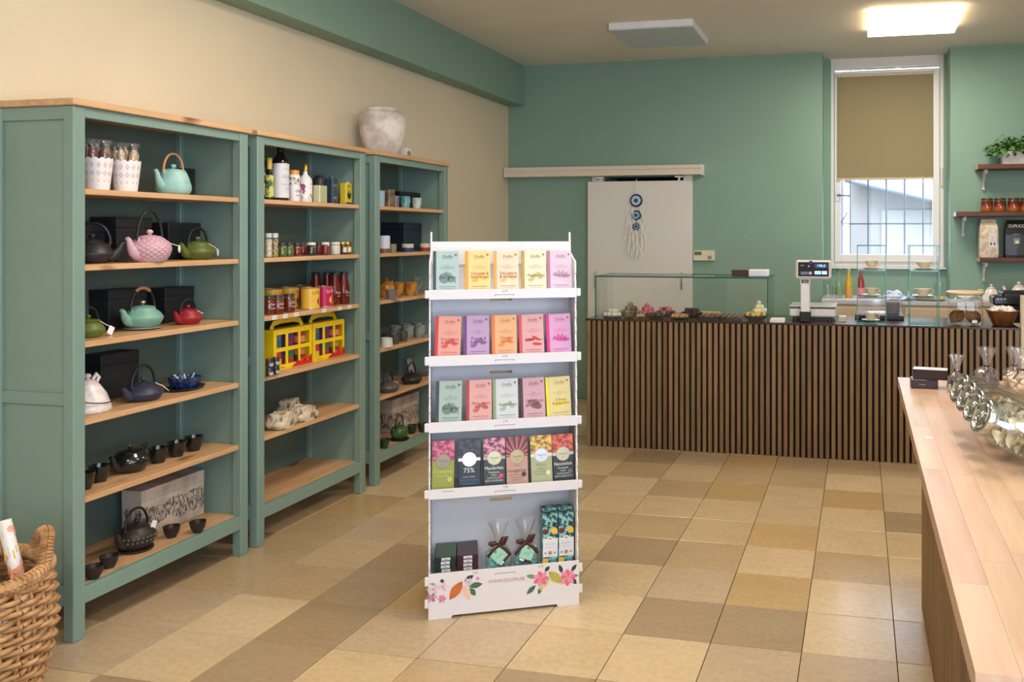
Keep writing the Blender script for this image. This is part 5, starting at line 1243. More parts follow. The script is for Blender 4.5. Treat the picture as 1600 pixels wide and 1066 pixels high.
def chocs(kind, x, y, r, n_, rad, mats, label, group, layers=1, jitter=.9, zb=.006, sq=1.0):
    rr = random.Random(int(px_seed[0] * 7)); px_seed[0] += 1
    k = 0
    for L in range(layers):
        ring_r = r * .78 * (1 - .36 * L); m_ = max(1, int(n_ * (1 - .4 * L)))
        for i in range(m_):
            f = math.sqrt((i + .5) / m_); a = i * 2.39996 + L
            pos = (x + ring_r * f * math.cos(a), y + ring_r * f * math.sin(a) * sq, KZ + zb + rad * .92 + L * rad * 1.45)
            mt = mats[rr.randrange(len(mats))]
            key = (kind, mt.name, rad)
            if key not in choc_proto:
                b = MB()
                if kind == 'ball': b.ball((0, 0, 0), rad, mt, 12, 8)
                elif kind == 'cup': b.lathe([(0, -rad), (rad * .75, -rad), (rad, rad * .5), (rad * .8, rad * .9), (0, rad)], mt, 12)
                else: b.box(-rad * 1.2, rad * 1.2, -rad, rad, -rad * .9, rad * .7, mt, bev=rad * .35)
                o = b.build('praline'); choc_proto[key] = o
            else:
                o = choc_proto[key].copy(); COL.objects.link(o)
            o.location = pos; o.rotation_euler = (0, 0, rr.uniform(0, 6)); tag(o, label, 'chocolate', group); k += 1
px_seed = [1]
CW_, CD, CM, CP, CGO, CY2 = M((222, 216, 196), .5), M((58, 34, 26), .35), M((112, 74, 48), .4), M((206, 96, 122), .4), M((196, 150, 92), .4), M((236, 204, 96), .4)
FR_, BK_ = 5.845, 6.02
a = tray_round(957, FR_, .070, 'black round tray of white truffles at the left of the glass case'); chocs('ball', *a, 15, .0165, [CW_], 'white truffle on the leftmost tray', 'white truffles', 2)
a = tray_round(986, BK_ + .04, .078, 'black round tray of mottled truffles behind the white ones'); chocs('ball', *a, 15, .018, [M((150, 128, 100), .5), CD, CM], 'brown or grey mottled truffle behind the white ones', 'mottled truffles', 3)
a = tray_round(983, FR_ - .01, .040, 'small black tray of dark pralines right of the white truffles'); chocs('cup', *a, 8, .012, [CD, CM], 'small dark praline right of the white truffles', 'small dark pralines')
a = tray_round(1001, FR_ - .01, .038, 'small black tray of golden pralines in front of the pink truffles'); chocs('cup', *a, 8, .012, [CGO, CGO, CD], 'golden praline in front of the pink truffles', 'golden pralines')
a = tray_round(1012, BK_ - .02, .062, 'black round tray of pink truffles in the glass case'); chocs('ball', *a, 13, .018, [CP, CP, M((184, 62, 96), .4)], 'pink truffle heaped in the glass case', 'pink truffles', 3)
a = tray_round(1026, FR_ + .005, .066, 'black round tray of dark pralines right of the golden ones', .02); chocs('cup', *a, 14, .014, [CD], 'dark praline right of the golden ones', 'dark pralines', 1, zb=.012)
a = tray_round(1041, BK_ + .03, .078, 'black round tray of crumbed dark pralines behind'); chocs('cup', *a, 18, .0165, [CD, CD, CP], 'dark praline with pink crumbs', 'crumbed pralines', 2)
a = tray_round(1062, FR_, .068, 'black round tray of tan pralines in the middle of the case'); chocs('ball', *a, 15, .015, [CGO, M((176, 136, 100), .4)], 'tan praline on the middle tray', 'tan pralines', 1)
a = tray_round(1081, BK_ + .03, .078, 'black round tray of dark chunks behind the tan pralines'); chocs('cube', *a, 14, .017, [CD, M((44, 28, 24), .3)], 'dark chocolate chunk behind the tan pralines', 'dark chunks', 2)
for px0, px1, word, mats, py in ((1090, 1123, 'left', [CD, CM, M((120, 84, 62), .4)], 499), (1125, 1158, 'right', [CM, M((136, 84, 56), .4), CD], 499)):
    y0 = 5.79; x0, x1 = on_y(px0, y0)[0], on_y(px1, y0)[0]; w_, d_ = x1 - x0, .24
    t = thing('square_tray', '%s of two black square trays with rows of pralines' % word, 'tray', (x0, y0, KZ), 0, 'trays in the glass case')
    MB().box(0, w_, 0, d_, 0, .004, TRAY).box(0, w_, 0, .004, .004, .02, TRAY).box(0, w_, d_ - .004, d_, .004, .02, TRAY).box(0, .004, 0, d_, .004, .02, TRAY).box(w_ - .004, w_, 0, d_, .004, .02, TRAY).build('tray', t)
    rr = random.Random(px0)
    for i in range(4):
        for j in range(6):
            mt = mats[(i + (j // 2)) % len(mats)]; key = ('sq', mt.name)
            if key not in choc_proto: choc_proto[key] = MB().box(-.014, .014, -.014, .014, 0, .021, mt, bev=.003).box(-.004, .004, -.010, .010, .021, .0235, CGO).build('praline')
            else: o = choc_proto[key].copy(); COL.objects.link(o); choc_proto[key + (i, j, px0)] = o
            o = choc_proto.get(key + (i, j, px0), choc_proto[key])
            o.location = (x0 + w_ * (i + .5) / 4, y0 + d_ * (j + .5) / 6, KZ + .0046); tag(o, 'square praline on the %s black square tray, row %d from the front, %s' % (word, j + 1, ('first', 'second', 'third', 'last')[i]), 'chocolate', 'square pralines, %s tray' % word)
t = thing('gold_card', 'pale card tent at the back of the square trays', 'card', (on_y(1110, 6.06)[0], 6.06, KZ))
MB().box(-.07, .07, 0, .02, 0, .035, M((206, 180, 130), .5), bev=.003).build('card', t)
x, y, z = on_z(1183, 505, KZ, .08); y = max(y, 5.86); x = min(x, GX1 - .088)
t = thing('shallow_bowl', 'dark bowl of yellow and white truffles at the right of the glass case', 'bowl', (x - .01, y, KZ), 0)
MB().lathe([(0, 0), (.05, 0), (.078, .02), (.084, .034), (.078, .034), (.05, .01), (0, .008)], M((26, 24, 26), .25), 28).build('bowl', t)
chocs('cup', x - .01, y, .085, 16, .013, [CY2, CY2, CGO], 'yellow praline in the dark bowl', 'yellow pralines', 1, zb=.03)
chocs('ball', x + .015, y + .01, .055, 9, .018, [M((240, 230, 190), .5), CW_], 'cream white truffle heaped in the dark bowl', 'cream truffles', 3, zb=.048)
t = thing('napkin_stack', 'stack of white paper napkins between the case and the scale', 'napkins', (on_y(1203, 5.75)[0], 5.735, KZ), .05)
for k in range(4): MB().box(0.004 * (k % 2), .1, 0, .16, .0045 * k, .0045 * k + .004, M((236, 232, 228), .6)).build('napkin', t)

# ------------------------------------------------------------------ shop scale
y0 = 5.80; xp = on_y(1258, y0)[0]; xa, xb = on_y(1234, 5.9)[0], on_y(1306, 5.9)[0]
sc_ = thing('shop_scale', 'white shop scale with a display head on a pole', 'scale', (xp, y0, KZ))
SCW = M((222, 218, 212), .35); w0, w1 = xa - xp, xb - xp
MB().box(w0, w1, .075, .36, .028, .088, SCW, bev=.008).build('scale_base', sc_)
MB().box(w0 + .02, w1 - .02, .09, .35, .0, .03, BLACK).build('underside', sc_)
for x in (w0 + .04, w1 - .04):
    for y in (.1, .33): MB().lathe([(0, 0), (.02, 0), (.016, .012), (0, .012)], BLACK, 12, Matrix.Translation((x, y, -.0002))).build('foot', sc_)
MB().box(w0 + .004, w1 - .002, .07, .365, .088, .094, BLACK).box(w0 - .004, w1 + .004, .065, .37, .094, .105, M((206, 204, 200), .25, .4), bev=.004).build('weighing_plate', sc_)
MB().box(-.036, .036, -.012, .06, 0, .07, BLACK, bev=.005).build('pole_foot', sc_)
MB().box(-.031, .031, -.004, .036, .06, .27, M((226, 224, 226), .4), bev=.006).build('pole', sc_)
MB().box(-.033, .033, -.006, .038, .25, .30, SCW, bev=.004).build('pole_neck', sc_)
b = MB().text('CAS', 0, .268, .017, WHITE, -.0075); MB().box(-.024, .024, -.007, -.0055, .263, .285, M((24, 36, 60), .3)).build('badge', sc_); b.build('badge_lettering', sc_)
hd = MB().box(-.063, .175, -.03, .02, .292, .418, SCW, bev=.012).build('display_head', sc_, None, None)
MB().box(-.045, .158, -.032, -.028, .309, .405, M((26, 30, 48), .12), bev=.004).build('display_glass', hd)
p = MB(); LCD = glowing('scale_digits', (176, 214, 250), 0.9); y = -.0326
p.text('CAS', -.018, .378, .013, M((200, 206, 220), .4), y).rect(-.028, .322, .02, .341, M((96, 128, 168), .3), y).rect(.026, .322, .046, .341, M((206, 186, 190), .4), y)
p.oval(.04, .404, .013, .011, M((30, 60, 120), .3), y - .0004).oval(.026, .378, .005, .005, WHITE, y)
p.rect(.065, .368, .148, .396, M((44, 80, 140), .2), y).text('198.0', .107, .372, .026, LCD, y - .0006, fit=.078)
p.rect(.065, .324, .106, .346, LCD, y).rect(.112, .324, .146, .346, LCD, y).text('0.00', .086, .328, .017, M((40, 60, 90), .4), y - .0006, fit=.036).text('0.0', .129, .328, .017, M((40, 60, 90), .4), y - .0006, fit=.03)
p.build('display_readout', hd)
cs = thing('receipt_cards', 'small stack of pale cards right of the scale', 'cards', (on_y(1311, 5.92)[0], 5.9, KZ))
for k in range(3): MB().box(0, .048, 0, .08, .012 * k, .012 * k + .010, M((216, 206, 190), .5)).build('card', cs)

# ------------------------------------------------------------------ two glass towers of cups
TG = thin_glass('tower_glass', (0.95, 0.98, 0.97), 0.05)
TE = M((70, 160, 152), .12, var=.05)
CREAMC = M((226, 214, 188), .35, var=.03)
def tower(px0, px1, label):
    y0 = 5.80; x0, x1 = on_y(px0, y0)[0], on_y(px1, y0)[0]; W_, D_, H_ = x1 - x0, .19, .518
    t = thing('glass_tower', label, 'display rack', (x0, y0, KZ), 0, 'glass towers on the counter')
    for x in (0, W_ - .004): MB().box(x, x + .004, 0, D_, 0, H_, TG).build('side_pane', t)
    MB().box(.004, W_ - .004, 0, D_, H_ - .005, H_, TG).build('top_pane', t)
    for z in (0, .166, .348):
        s = MB().box(.004, W_ - .004, .004, D_ - .004, z, z + .005, TG).build('glass_shelf', t)
        MB().box(.0, W_, -.001, .001, z, z + .006, TE).build('shelf_edge', s)
    for x in (0, W_ - .005): MB().box(x, x + .005, -.001, .001, 0, H_, TE).build('glass_edge', t)
    for x in (0.001, W_ - .004): MB().box(x, x + .003, D_ - .001, D_ + .001, 0, H_, TE).build('glass_edge', t)
    for y in (-.001, D_): MB().box(0, W_, y, y + .0015, H_ - .005, H_ + .001, TE).build('glass_edge', t)
    return x0, W_, y0, D_
def cup_saucer(x, y, z, label, R=.046, H=.05, sr=.062, tilt=0.0, napkin=True):
    if napkin:
        nk = thing('paper_doily', 'white doily under the ' + label.replace(' tea', ''), 'doily', (x, y, z))
        MB().lathe([(0, 0), (.068, 0), (.074, .0015), (.068, .002), (0, .002)], M((240, 240, 242), .7), 16, Matrix.Diagonal((1, .9, 1, 1)), warp=lambda a, zz: 1 + .06 * math.cos(8 * a)).build('paper', nk); z += .0026
    s = thing('saucer', 'cream saucer under the ' + label, 'saucer', (x, y, z))
    MB().lathe([(0, 0), (sr * .5, 0), (sr, .012), (sr * .97, .014), (sr * .5, .004), (0, .004)], CREAMC, 28).build('saucer', s)
    c = thing('tea_cup', 'cream ' + label, 'cup', (x, y, z + .0046), .3)
    MB().lathe([(0, 0), (R * .42, 0), (R * .45, .005), (R * .72, H * .42), (R, H), (R * .95, H), (R * .66, H * .42), (0, .008)], CREAMC, 28).build('bowl', c)
    MB().tube([(R * .8, 0, H * .75), (R * 1.25, 0, H * .8), (R * 1.3, 0, H * .5), (R * .75, 0, H * .35)], .004, CREAMC, 8).build('handle', c)
x0, W_, y0, D_ = tower(1339, 1385, 'narrow glass tower of three cream cups, left of the two')
cx = x0 + W_ / 2
cup_saucer(cx - .005, y0 + .095, KZ + .0056, 'tea cup on the bottom of the left glass tower', napkin=False)
cup_saucer(cx, y0 + .095, KZ + .1716, 'tea cup on the middle shelf of the left glass tower')
cup_saucer(cx, y0 + .095, KZ + .3536, 'tea cup on the top shelf of the left glass tower', .044, .052)
x0, W_, y0, D_ = tower(1421, 1468, 'narrow glass tower with an empty floor, right of the two')
cx = x0 + W_ / 2
cup_saucer(cx - .003, y0 + .095, KZ + .1716, 'wide tea cup on the middle shelf of the right glass tower', .058, .05, .072)
cup_saucer(cx + .004, y0 + .095, KZ + .3536, 'tea cup on the top shelf of the right glass tower', .052, .048, .068)
# cake box between the towers
y = 6.06; xa, xb = on_y(1336, y)[0], on_y(1413, y)[0]
t = thing('cake_box', 'clear cake box on a black base behind the left glass tower', 'cake box', (xa, y, KZ))
MB().box(0, xb - xa, 0, .22, 0, .03, BLACK, bev=.004).build('base', t)
CLR = thin_glass('clear_plastic', (.95, .96, .98), .09, .05, .16, (.86, .9, 1.0))
b = MB().box(.012, xb - xa - .012, .012, .208, .031, .15, CLR, bev=.012); b.build('lid', t)
q = thing('brown_cake', 'small brown cake inside the clear cake box', 'cake', (on_y(1395, y + .1)[0], y + .11, KZ + .0335))
MB().lathe([(0, 0), (.045, 0), (.05, .075), (.044, .082), (0, .082)], M((82, 56, 50), .7, bump=.3), 24).build('cake', q)
# biscuit jar
y = 5.90; xj = on_y(1508, y)[0]
t = thing('biscuit_jar', 'big square glass jar of brown biscuits with a wooden lid', 'jar', (xj, y, KZ))
bmj = MB(); w_ = .105
def rsq(r, z, mb=None): return [(r * math.copysign(abs(math.cos(a)) ** .35, math.cos(a)), r * math.copysign(abs(math.sin(a)) ** .35, math.sin(a)), z) for a in [2 * PI * k / 32 for k in range(32)]]
rows = [rsq(w_ * .96, 0), rsq(w_, .01), rsq(w_, .165), rsq(w_ * .93, .185), rsq(w_ * .93, .195)]
bmj.add([p for r_ in rows for p in r_], [tuple(range(31, -1, -1))] + [(i * 32 + k, i * 32 + (k + 1) % 32, (i + 1) * 32 + (k + 1) % 32, (i + 1) * 32 + k) for i in range(4) for k in range(32)], GLASS, True).build('glass', t)
MB().lathe([(0, .196), (.115, .196), (.122, .204), (.122, .212), (.112, .217), (0, .217)], M((222, 194, 150), .45), 32).build('wooden_lid', t)
MB().box(.03, .062, -.1075, -.1065, .018, .036, WHITE).build('price_sticker', t)
BISC = speckled((140, 92, 50), (96, 58, 28), 40, .6, bump=.3)
for side_, nv, c0 in ((-1, Vector((-.62, -.70, .36)).normalized(), Vector((-.034, .03, .052))), (1, Vector((.58, -.74, .34)).normalized(), Vector((.034, .03, .052)))):
    for k in range(4):
        c = c0 + nv * (k * .0187); c.z = .049 + .0006 * k
        q = thing('biscuit', 'big brown oval biscuit leaning in the square glass jar', 'biscuit', (xj + c.x, y + c.y, KZ + c.z), 0, 'biscuits in the glass jar')
        q.rotation_euler = Vector((0, 0, 1)).rotation_difference(nv).to_euler()
        MB().lathe([(0, -.006), (.036, -.006), (.043, 0), (.037, .007), (0, .009)], BISC, 24, warp=lambda a, z: 1 + .04 * math.sin(5 * a + k)).build('biscuit', q)
# wooden bowl
y = 5.86; xw = on_y(1566, y)[0]
t = thing('wooden_bowl', 'dark wooden bowl heaped with white sugar pieces at the counter end', 'bowl', (xw, y, KZ))
MB().lathe([(0, 0), (.055, 0), (.062, .004), (.086, .06), (.103, .098), (.097, .098), (.080, .06), (.05, .012), (0, .01)], BOWLWOOD, 36).build('bowl', t)
rr = random.Random(8); proto = None
SUG = M((236, 224, 214), .6)
for k in range(34):
    a, f = k * 2.4, math.sqrt((k + .5) / 34); r = .076 * f
    pos = (xw + r * math.cos(a), y + r * math.sin(a), KZ + .098 + .022 * (1 - f) + rr.uniform(-.004, .006))
    if proto is None: o = proto = MB().box(-.018, .018, -.012, .012, -.008, .008, SUG, bev=.004).build('sugar_piece')
    else: o = proto.copy(); COL.objects.link(o)
    o.location = pos; o.rotation_euler = (rr.uniform(-.6, .6), rr.uniform(-.6, .6), rr.uniform(0, 3)); tag(o, 'white wrapped sugar piece heaped in the wooden bowl', 'sugar', 'sugar pieces in the wooden bowl')
# coffee machine
t = thing('coffee_machine', 'black coffee machine behind the wooden bowl at the right edge', 'coffee machine', (on_y(1552, 6.05)[0], 6.05, KZ))
MB().box(.06, .34, .02, .24, 0, .205, M((24, 25, 30), .3), bev=.012).build('body', t)
MB().box(0, .2, .0, .2, .115, .175, M((28, 28, 32), .25), bev=.01).build('brew_head', t)
MB().box(.02, .2, -.01, .2, 0, .022, M((40, 40, 44), .3), bev=.004).build('drip_tray', t)
for k in range(3): MB().lathe([(0, 0), (.006, 0), (.006, .002), (0, .002)], M((190, 180, 190), .3), 10, Matrix.Translation((.03 + .022 * k, -.0005, .158)) @ Matrix.Rotation(PI / 2, 4, 'X')).build('button', t)
MB().tube([(.17, 0.02, .08), (.17, -.03, .08)], .02, M((30, 32, 44), .2), 12).build('portafilter', t)

# ------------------------------------------------------------------ things on the worktop below the window
WZ = 0.9558
def wk_(px, y): return (*on_y(px, y)[:2], WZ)
bp = [(0, 0), (.030, 0), (.032, .004), (.032, .11), (.028, .14), (.014, .185), (.012, .225), (.0, .225)]
for px, mt_, labm, word, cm in ((1311, thin_glass('pale_green_glass', (.82, .9, .84), .08, 0, .12, (.6, .75, .62)), M((126, 156, 112), .5), 'clear syrup bottle with a green label', M((90, 100, 104), .3)), (1326, M((206, 168, 40), .1, coat=.6), M((220, 156, 80), .5), 'yellow syrup bottle with an orange label', M((190, 170, 120), .3)), (1345, M((150, 60, 58), .12, coat=.6), M((214, 140, 140), .5), 'red syrup bottle with a pink label', M((130, 80, 80), .3))):
    bottle(wk_(px, 7.3), word + ' below the window', bp, mt_, (.222, .245, .0135), cm, (.025, .085, .0323, labm), 'syrup_bottle', group='syrup bottles', rz=0)
t = thing('glass_tumbler', 'clear straight glass left of the syrup bottles', 'glass', wk_(1294, 7.25))
MB().lathe([(0, 0), (.036, 0), (.042, .1), (.040, .1), (.034, .006), (0, .006)], GLASS, 24).build('glass', t)
t = thing('glass_tumbler', 'clear glass vase at the right of the window niche', 'glass', wk_(1470, 7.28))
MB().lathe([(0, 0), (.05, 0), (.052, .13), (.05, .13), (.048, .006), (0, .006)], GLASS, 24).build('glass', t)
t = thing('folded_cloth', 'crumpled blue and white cloth on the worktop between the glass towers', 'cloth', wk_(1402, 7.13))
vs_, fs = [], []; N_ = 16; rr = random.Random(4)
for i in range(N_ + 1):
    for j in range(N_ + 1):
        u, v = i / N_ - .5, j / N_ - .5
        vs_.append((u * .26, v * .18, .003 + max(0, .075 * math.exp(-((u + .1) ** 2 * 9 + v * v * 10)) + .014 * math.sin(14 * u + 6 * v) + .01 * math.sin(9 * v - 4 * u)) * (1 - (2 * abs(u)) ** 6)))
o = len(vs_)
for i in range(N_):
    for j in range(N_): fs.append((i * (N_ + 1) + j, (i + 1) * (N_ + 1) + j, (i + 1) * (N_ + 1) + j + 1, i * (N_ + 1) + j + 1))
MB().add(vs_, fs, speckled((214, 222, 240), (120, 156, 214), 22, .8, .5, .58, stretch=(1, 3, 1)), True).build('cloth', t, fix=False)
t = thing('serving_platter', 'oval platter of yellow-green wrapped sweets on the worktop', 'platter', wk_(1452, 7.12))
MB().lathe([(0, 0), (.1, 0), (.145, .014), (.14, .016), (.1, .005), (0, .005)], M((196, 160, 110), .5), 32, Matrix.Diagonal((1, .6, 1, 1))).build('platter', t)
pl = wk_(1452, 7.12); proto = None; rr = random.Random(14)
for k in range(16):
    mt_ = M((206, 196, 60), .4) if k % 3 else M((150, 170, 70), .4)
    a, f = k * 2.4, math.sqrt((k + .5) / 16)
    if k < 2: o = MB().ball((0, 0, 0), .0145, mt_, 10, 6, (1.2, 1, .8)).build('wrapped_sweet'); choc_proto[('ys', k % 3 > 0)] = o
    else: o = choc_proto[('ys', k % 3 > 0)].copy(); COL.objects.link(o)
    o.location = (pl[0] + .11 * f * math.cos(a), pl[1] + .06 * f * math.sin(a), WZ + .020 + .010 * (1 - f)); o.rotation_euler = (0, 0, a); tag(o, 'yellow-green wrapped sweet heaped on the oval platter', 'sweet', 'sweets on the oval platter')
PORC = M((234, 226, 214), .25, coat=.2)
def small_pot(px, y, label, s, spout):
    t = teapot(wk_(px, y), label, .075 * s, .105 * s, PORC, 'cone', handle='side', rz=0, lidr=.42, spout=spout, rough=.25, name='porcelain_teapot')
    return t
small_pot(1549, 7.09, 'white porcelain teapot with a dark metal bail on the worktop', 1.0, -1)
small_pot(1592, 7.12, 'white porcelain teapot behind the coffee machine at the right edge', 1.15, 1)
t = thing('milk_jug', 'small white porcelain jug seen above the biscuit jar lid', 'jug', wk_(1510, 7.2))
MB().lathe([(0, 0), (.03, 0), (.045, .03), (.04, .055), (.044, .075), (.040, .075), (.036, .055), (0, .02)], PORC, 24).build('body', t)
MB().tube([(-.04, 0, .06), (-.07, 0, .065), (-.072, 0, .04), (-.044, 0, .025)], .005, PORC, 8).build('handle', t)

# ------------------------------------------------------------------ wall shelves on the right
BRK = M((222, 222, 216), .4)
def wall_shelf(px_end, ztop, label, xb):
    x0 = on_y(px_end, 7.18)[0]
    t = thing('wall_shelf', label, 'shelf', (x0, YB - .0005, ztop), 0, 'rustic wall shelves')
    MB().box(0, 1.75 - x0, -.20, 0, -.038, 0, RUSTIC, bev=.004).build('board', t)
    MB().box(-.003, .0, -.198, -.002, -.036, -.002, M((196, 186, 176), .5)).build('end_cap', t)
    for xx in (xb, 1.6):
        x = xx - x0; b = MB()
        b.box(x - .011, x + .011, -.012, 0, -.19, -.038, BRK, bev=.003).box(x - .011, x + .011, -.17, 0, -.05, -.0385, BRK, bev=.003)
        b.tube([(x, -.16, -.052), (x, -.12, -.06), (x, -.07, -.095), (x, -.03, -.14), (x, -.012, -.18)], .008, BRK, 8).ball((x, -.155, -.06), .014, BRK, 10, 6).ball((x, -.014, -.188), .015, BRK, 10, 6).ball((x, -.06, -.1), .013, BRK, 10, 6)
        b.build('bracket', t)
    return x0
wall_shelf(1528, 2.045, 'upper dark wooden wall shelf holding the plant', on_y(1541, 7.22)[0])
wall_shelf(1494, 1.668, 'middle dark wooden wall shelf holding the amber jars', on_y(1508, 7.22)[0])
wall_shelf(1531, 1.300, 'lower dark wooden wall shelf holding the coffee bags', on_y(1541, 7.22)[0])
# plant
xq = on_y(1566, 7.22)[0]
t = thing('potted_plant', 'leafy green variegated plant in a white oblong pot on the upper shelf', 'plant', (xq + .12, 7.27, 2.0458))
POT = M((232, 226, 220), .5)
MB().add([(sx * (.115 if zz == 0 else .125) * f, sy * (.042 if zz == 0 else .05) * f, zz_) for f, zz, zz_ in ((1, 0, 0), (1, 1, .105), (.9, 1, .105), (.9, 1, .09)) for sx, sy in ((-1, -1), (1, -1), (1, 1), (-1, 1))],
         [(3, 2, 1, 0)] + [(i * 4 + k, i * 4 + (k + 1) % 4, (i + 1) * 4 + (k + 1) % 4, (i + 1) * 4 + k) for i in range(3) for k in range(4)] + [(12, 13, 14, 15)], POT).build('pot', t, fix=False)
LEAFM, n, l, bs = new_mat('variegated_leaf')
tn, mpn = noise_node(n, l, 26, 3); oi = n.new('ShaderNodeObjectInfo')
rp = ramp(n, [(.35, lin((58, 98, 40))), (.56, lin((92, 136, 62))), (.66, lin((206, 214, 160)))]); l.new(tn.outputs['Fac'], rp.inputs['Fac'])
hs = n.new('ShaderNodeHueSaturation'); mr = n.new('ShaderNodeMapRange'); mr.inputs['To Min'].default_value = .7; mr.inputs['To Max'].default_value = 1.25
l.new(oi.outputs['Random'], mr.inputs['Value']); l.new(mr.outputs[0], hs.inputs['Value']); l.new(rp.outputs['Color'], hs.inputs['Color']); l.new(hs.outputs['Color'], bs.inputs['Base Color'])
bs.inputs['Roughness'].default_value = .35
Lp = [(0, 0), (.018, .30), (.020, .5), (.014, .75), (0, 1.0)]
lv = [(0, 0, 0)]
for x, f in Lp[1:-1]: lv += [(-x, f * .07, -.010 * f - .004), (0, f * .07, .004 - .016 * f * f), (x, f * .07, -.010 * f - .004)]
lv.append((0, .07, -.018))
lf = [(0, 2, 1), (0, 3, 2), (1, 2, 5, 4), (2, 3, 6, 5), (4, 5, 8, 7), (5, 6, 9, 8), (7, 8, 10), (8, 9, 10)]
leaf0 = MB().add(lv, lf, LEAFM, True).build('leaf', t, fix=False)
rr = random.Random(21); first = True; stems = MB()
for k in range(190):
    th_, ph = rr.uniform(0, 2 * PI), math.acos(rr.uniform(-.35, 1)); rad_ = rr.uniform(.55, 1.0)
    dx, dy, dz = math.sin(ph) * math.cos(th_), math.sin(ph) * math.sin(th_), math.cos(ph)
    P_ = Vector((-.01 + .19 * dx * rad_, -.01 + .085 * dy * rad_, .115 + .115 * dz * rad_ * (1.05 + .2 * math.sin(5 * th_))))
    if dx < -.6 and dz < .35: P_.x -= .03
    P_.y = min(P_.y, .08)
    o = leaf0 if first else leaf0.copy()
    if not first: COL.objects.link(o); o.parent = t
    first = False
    o.location = P_; o.rotation_euler = (rr.uniform(-.9, .3), rr.uniform(-.6, .6), math.atan2(dy, dx) - PI / 2 + rr.uniform(-.7, .7))
    sc = rr.uniform(.55, .9); o.scale = (sc * 1.25, sc, sc)
    if k % 8 == 0: stems.tube([Vector((P_.x * .3, 0, .09)), P_ * .6 + Vector((0, 0, .05)), P_], .0022, M((110, 140, 70), .5), 5)
stems.build('stems', t, kind='stuff')
# amber jars
AMB2, n, l, bs = new_mat('amber_layered_preserve')
tc = n.new('ShaderNodeTexCoord'); sp = n.new('ShaderNodeSeparateXYZ'); l.new(tc.outputs['Object'], sp.inputs[0])
tn, _ = noise_node(n, l, 18, 3)
mz = lnode('MULTIPLY_ADD', tn.outputs['Fac'], .03, lnode('MULTIPLY', sp.outputs['Z'], 1.0)); rp = ramp(n, [(.0, lin((170, 140, 60))), (.35, lin((206, 96, 44))), (.6, lin((110, 40, 20))), (1, lin((70, 28, 16)))])
l.new(lnode('MULTIPLY', mz, 9.0), rp.inputs['Fac']); l.new(rp.outputs['Color'], bs.inputs['Base Color']); bs.inputs['Roughness'].default_value = .2
for k, px in enumerate((1542, 1562.5, 1584, 1604)):
    jar((on_y(px, 7.26)[0], 7.26, 1.6688), 'amber glass jar on the middle wall shelf, %s from the left' % ('first', 'second', 'third', 'last')[k], .048, .108, AMB2, M((96, 70, 56), .3, .6), 'amber_jar', 'amber jars on the wall shelf', lidh=.014, rz=0)
def coffee_bag(px0, px1, h, mt_, label, prints):
    y = 7.20; x0, x1 = on_y(px0, y)[0], on_y(px1, y)[0]; W_ = x1 - x0
    t = thing('coffee_bag', label, 'bag', ((x0 + x1) / 2, y, 1.3008))
    rows = []
    for z, wf, df in ((0, .96, 1), (.02, 1, 1.05), (h * .6, 1, 1), (h * .8, .96, .7), (h * .93, .84, .25), (h, .82, .06)):
        w2, d2 = W_ / 2 * wf, .045 * df
        rows.append([(-w2, .045 - d2, z), (0, .045 - d2 * 1.08, z), (w2, .045 - d2, z), (w2 * .93, .045, z), (w2, .045 + d2, z), (0, .045 + d2, z), (-w2, .045 + d2, z), (-w2 * .93, .045, z)])
    b = MB(); b.add([p for r_ in rows for p in r_], [tuple(range(7, -1, -1)), tuple(40 + k for k in range(8))] + [(i * 8 + k, i * 8 + (k + 1) % 8, (i + 1) * 8 + (k + 1) % 8, (i + 1) * 8 + k) for i in range(5) for k in range(8)], mt_).build('bag', t)
    p = MB(); prints(p, W_, h); p.build('printed_label', t)
def pr1(p, W_, h):
    y = -.0062
    p.rect(-W_ * .02, h * .28, W_ * .4, h * .62, M((236, 232, 230), .6), y)
    for k in range(5): p.stroke([(W_ * .04, h * (.57 - .035 * k)), (W_ * (.34 - .04 * (k % 2)), h * (.57 - .035 * k))], .0022, GREYINK, y - .0004)
    p.rect(W_ * .05, h * .32, W_ * .15, h * .40, M((110, 104, 104), .6), y - .0004).rect(W_ * .23, h * .32, W_ * .33, h * .40, M((110, 104, 104), .6), y - .0004)
coffee_bag(1531, 1560, .305, speckled((220, 206, 186), (196, 176, 154), 20, .6), 'beige paper coffee bag on the lower wall shelf', pr1)
def pr2(p, W_, h):
    y = -.0062
    p.text('CUPUCO', 0, h * .80, .034, M((230, 230, 228), .5), y, fit=W_ * .75).text('ESPRESSO', 0, h * .6, .014, M((170, 170, 168), .5), y).rect(-.024, h * .36, .024, h * .52, M((120, 126, 96), .4), y).rect(-.01, h * .37, .016, h * .45, M((220, 218, 210), .5), y - .0004).text('1 kg', 0, h * .28, .012, M((170, 170, 168), .5), y)
coffee_bag(1571, 1606, .30, M((28, 27, 28), .35), 'black coffee bag with a small window label on the lower wall shelf', pr2)

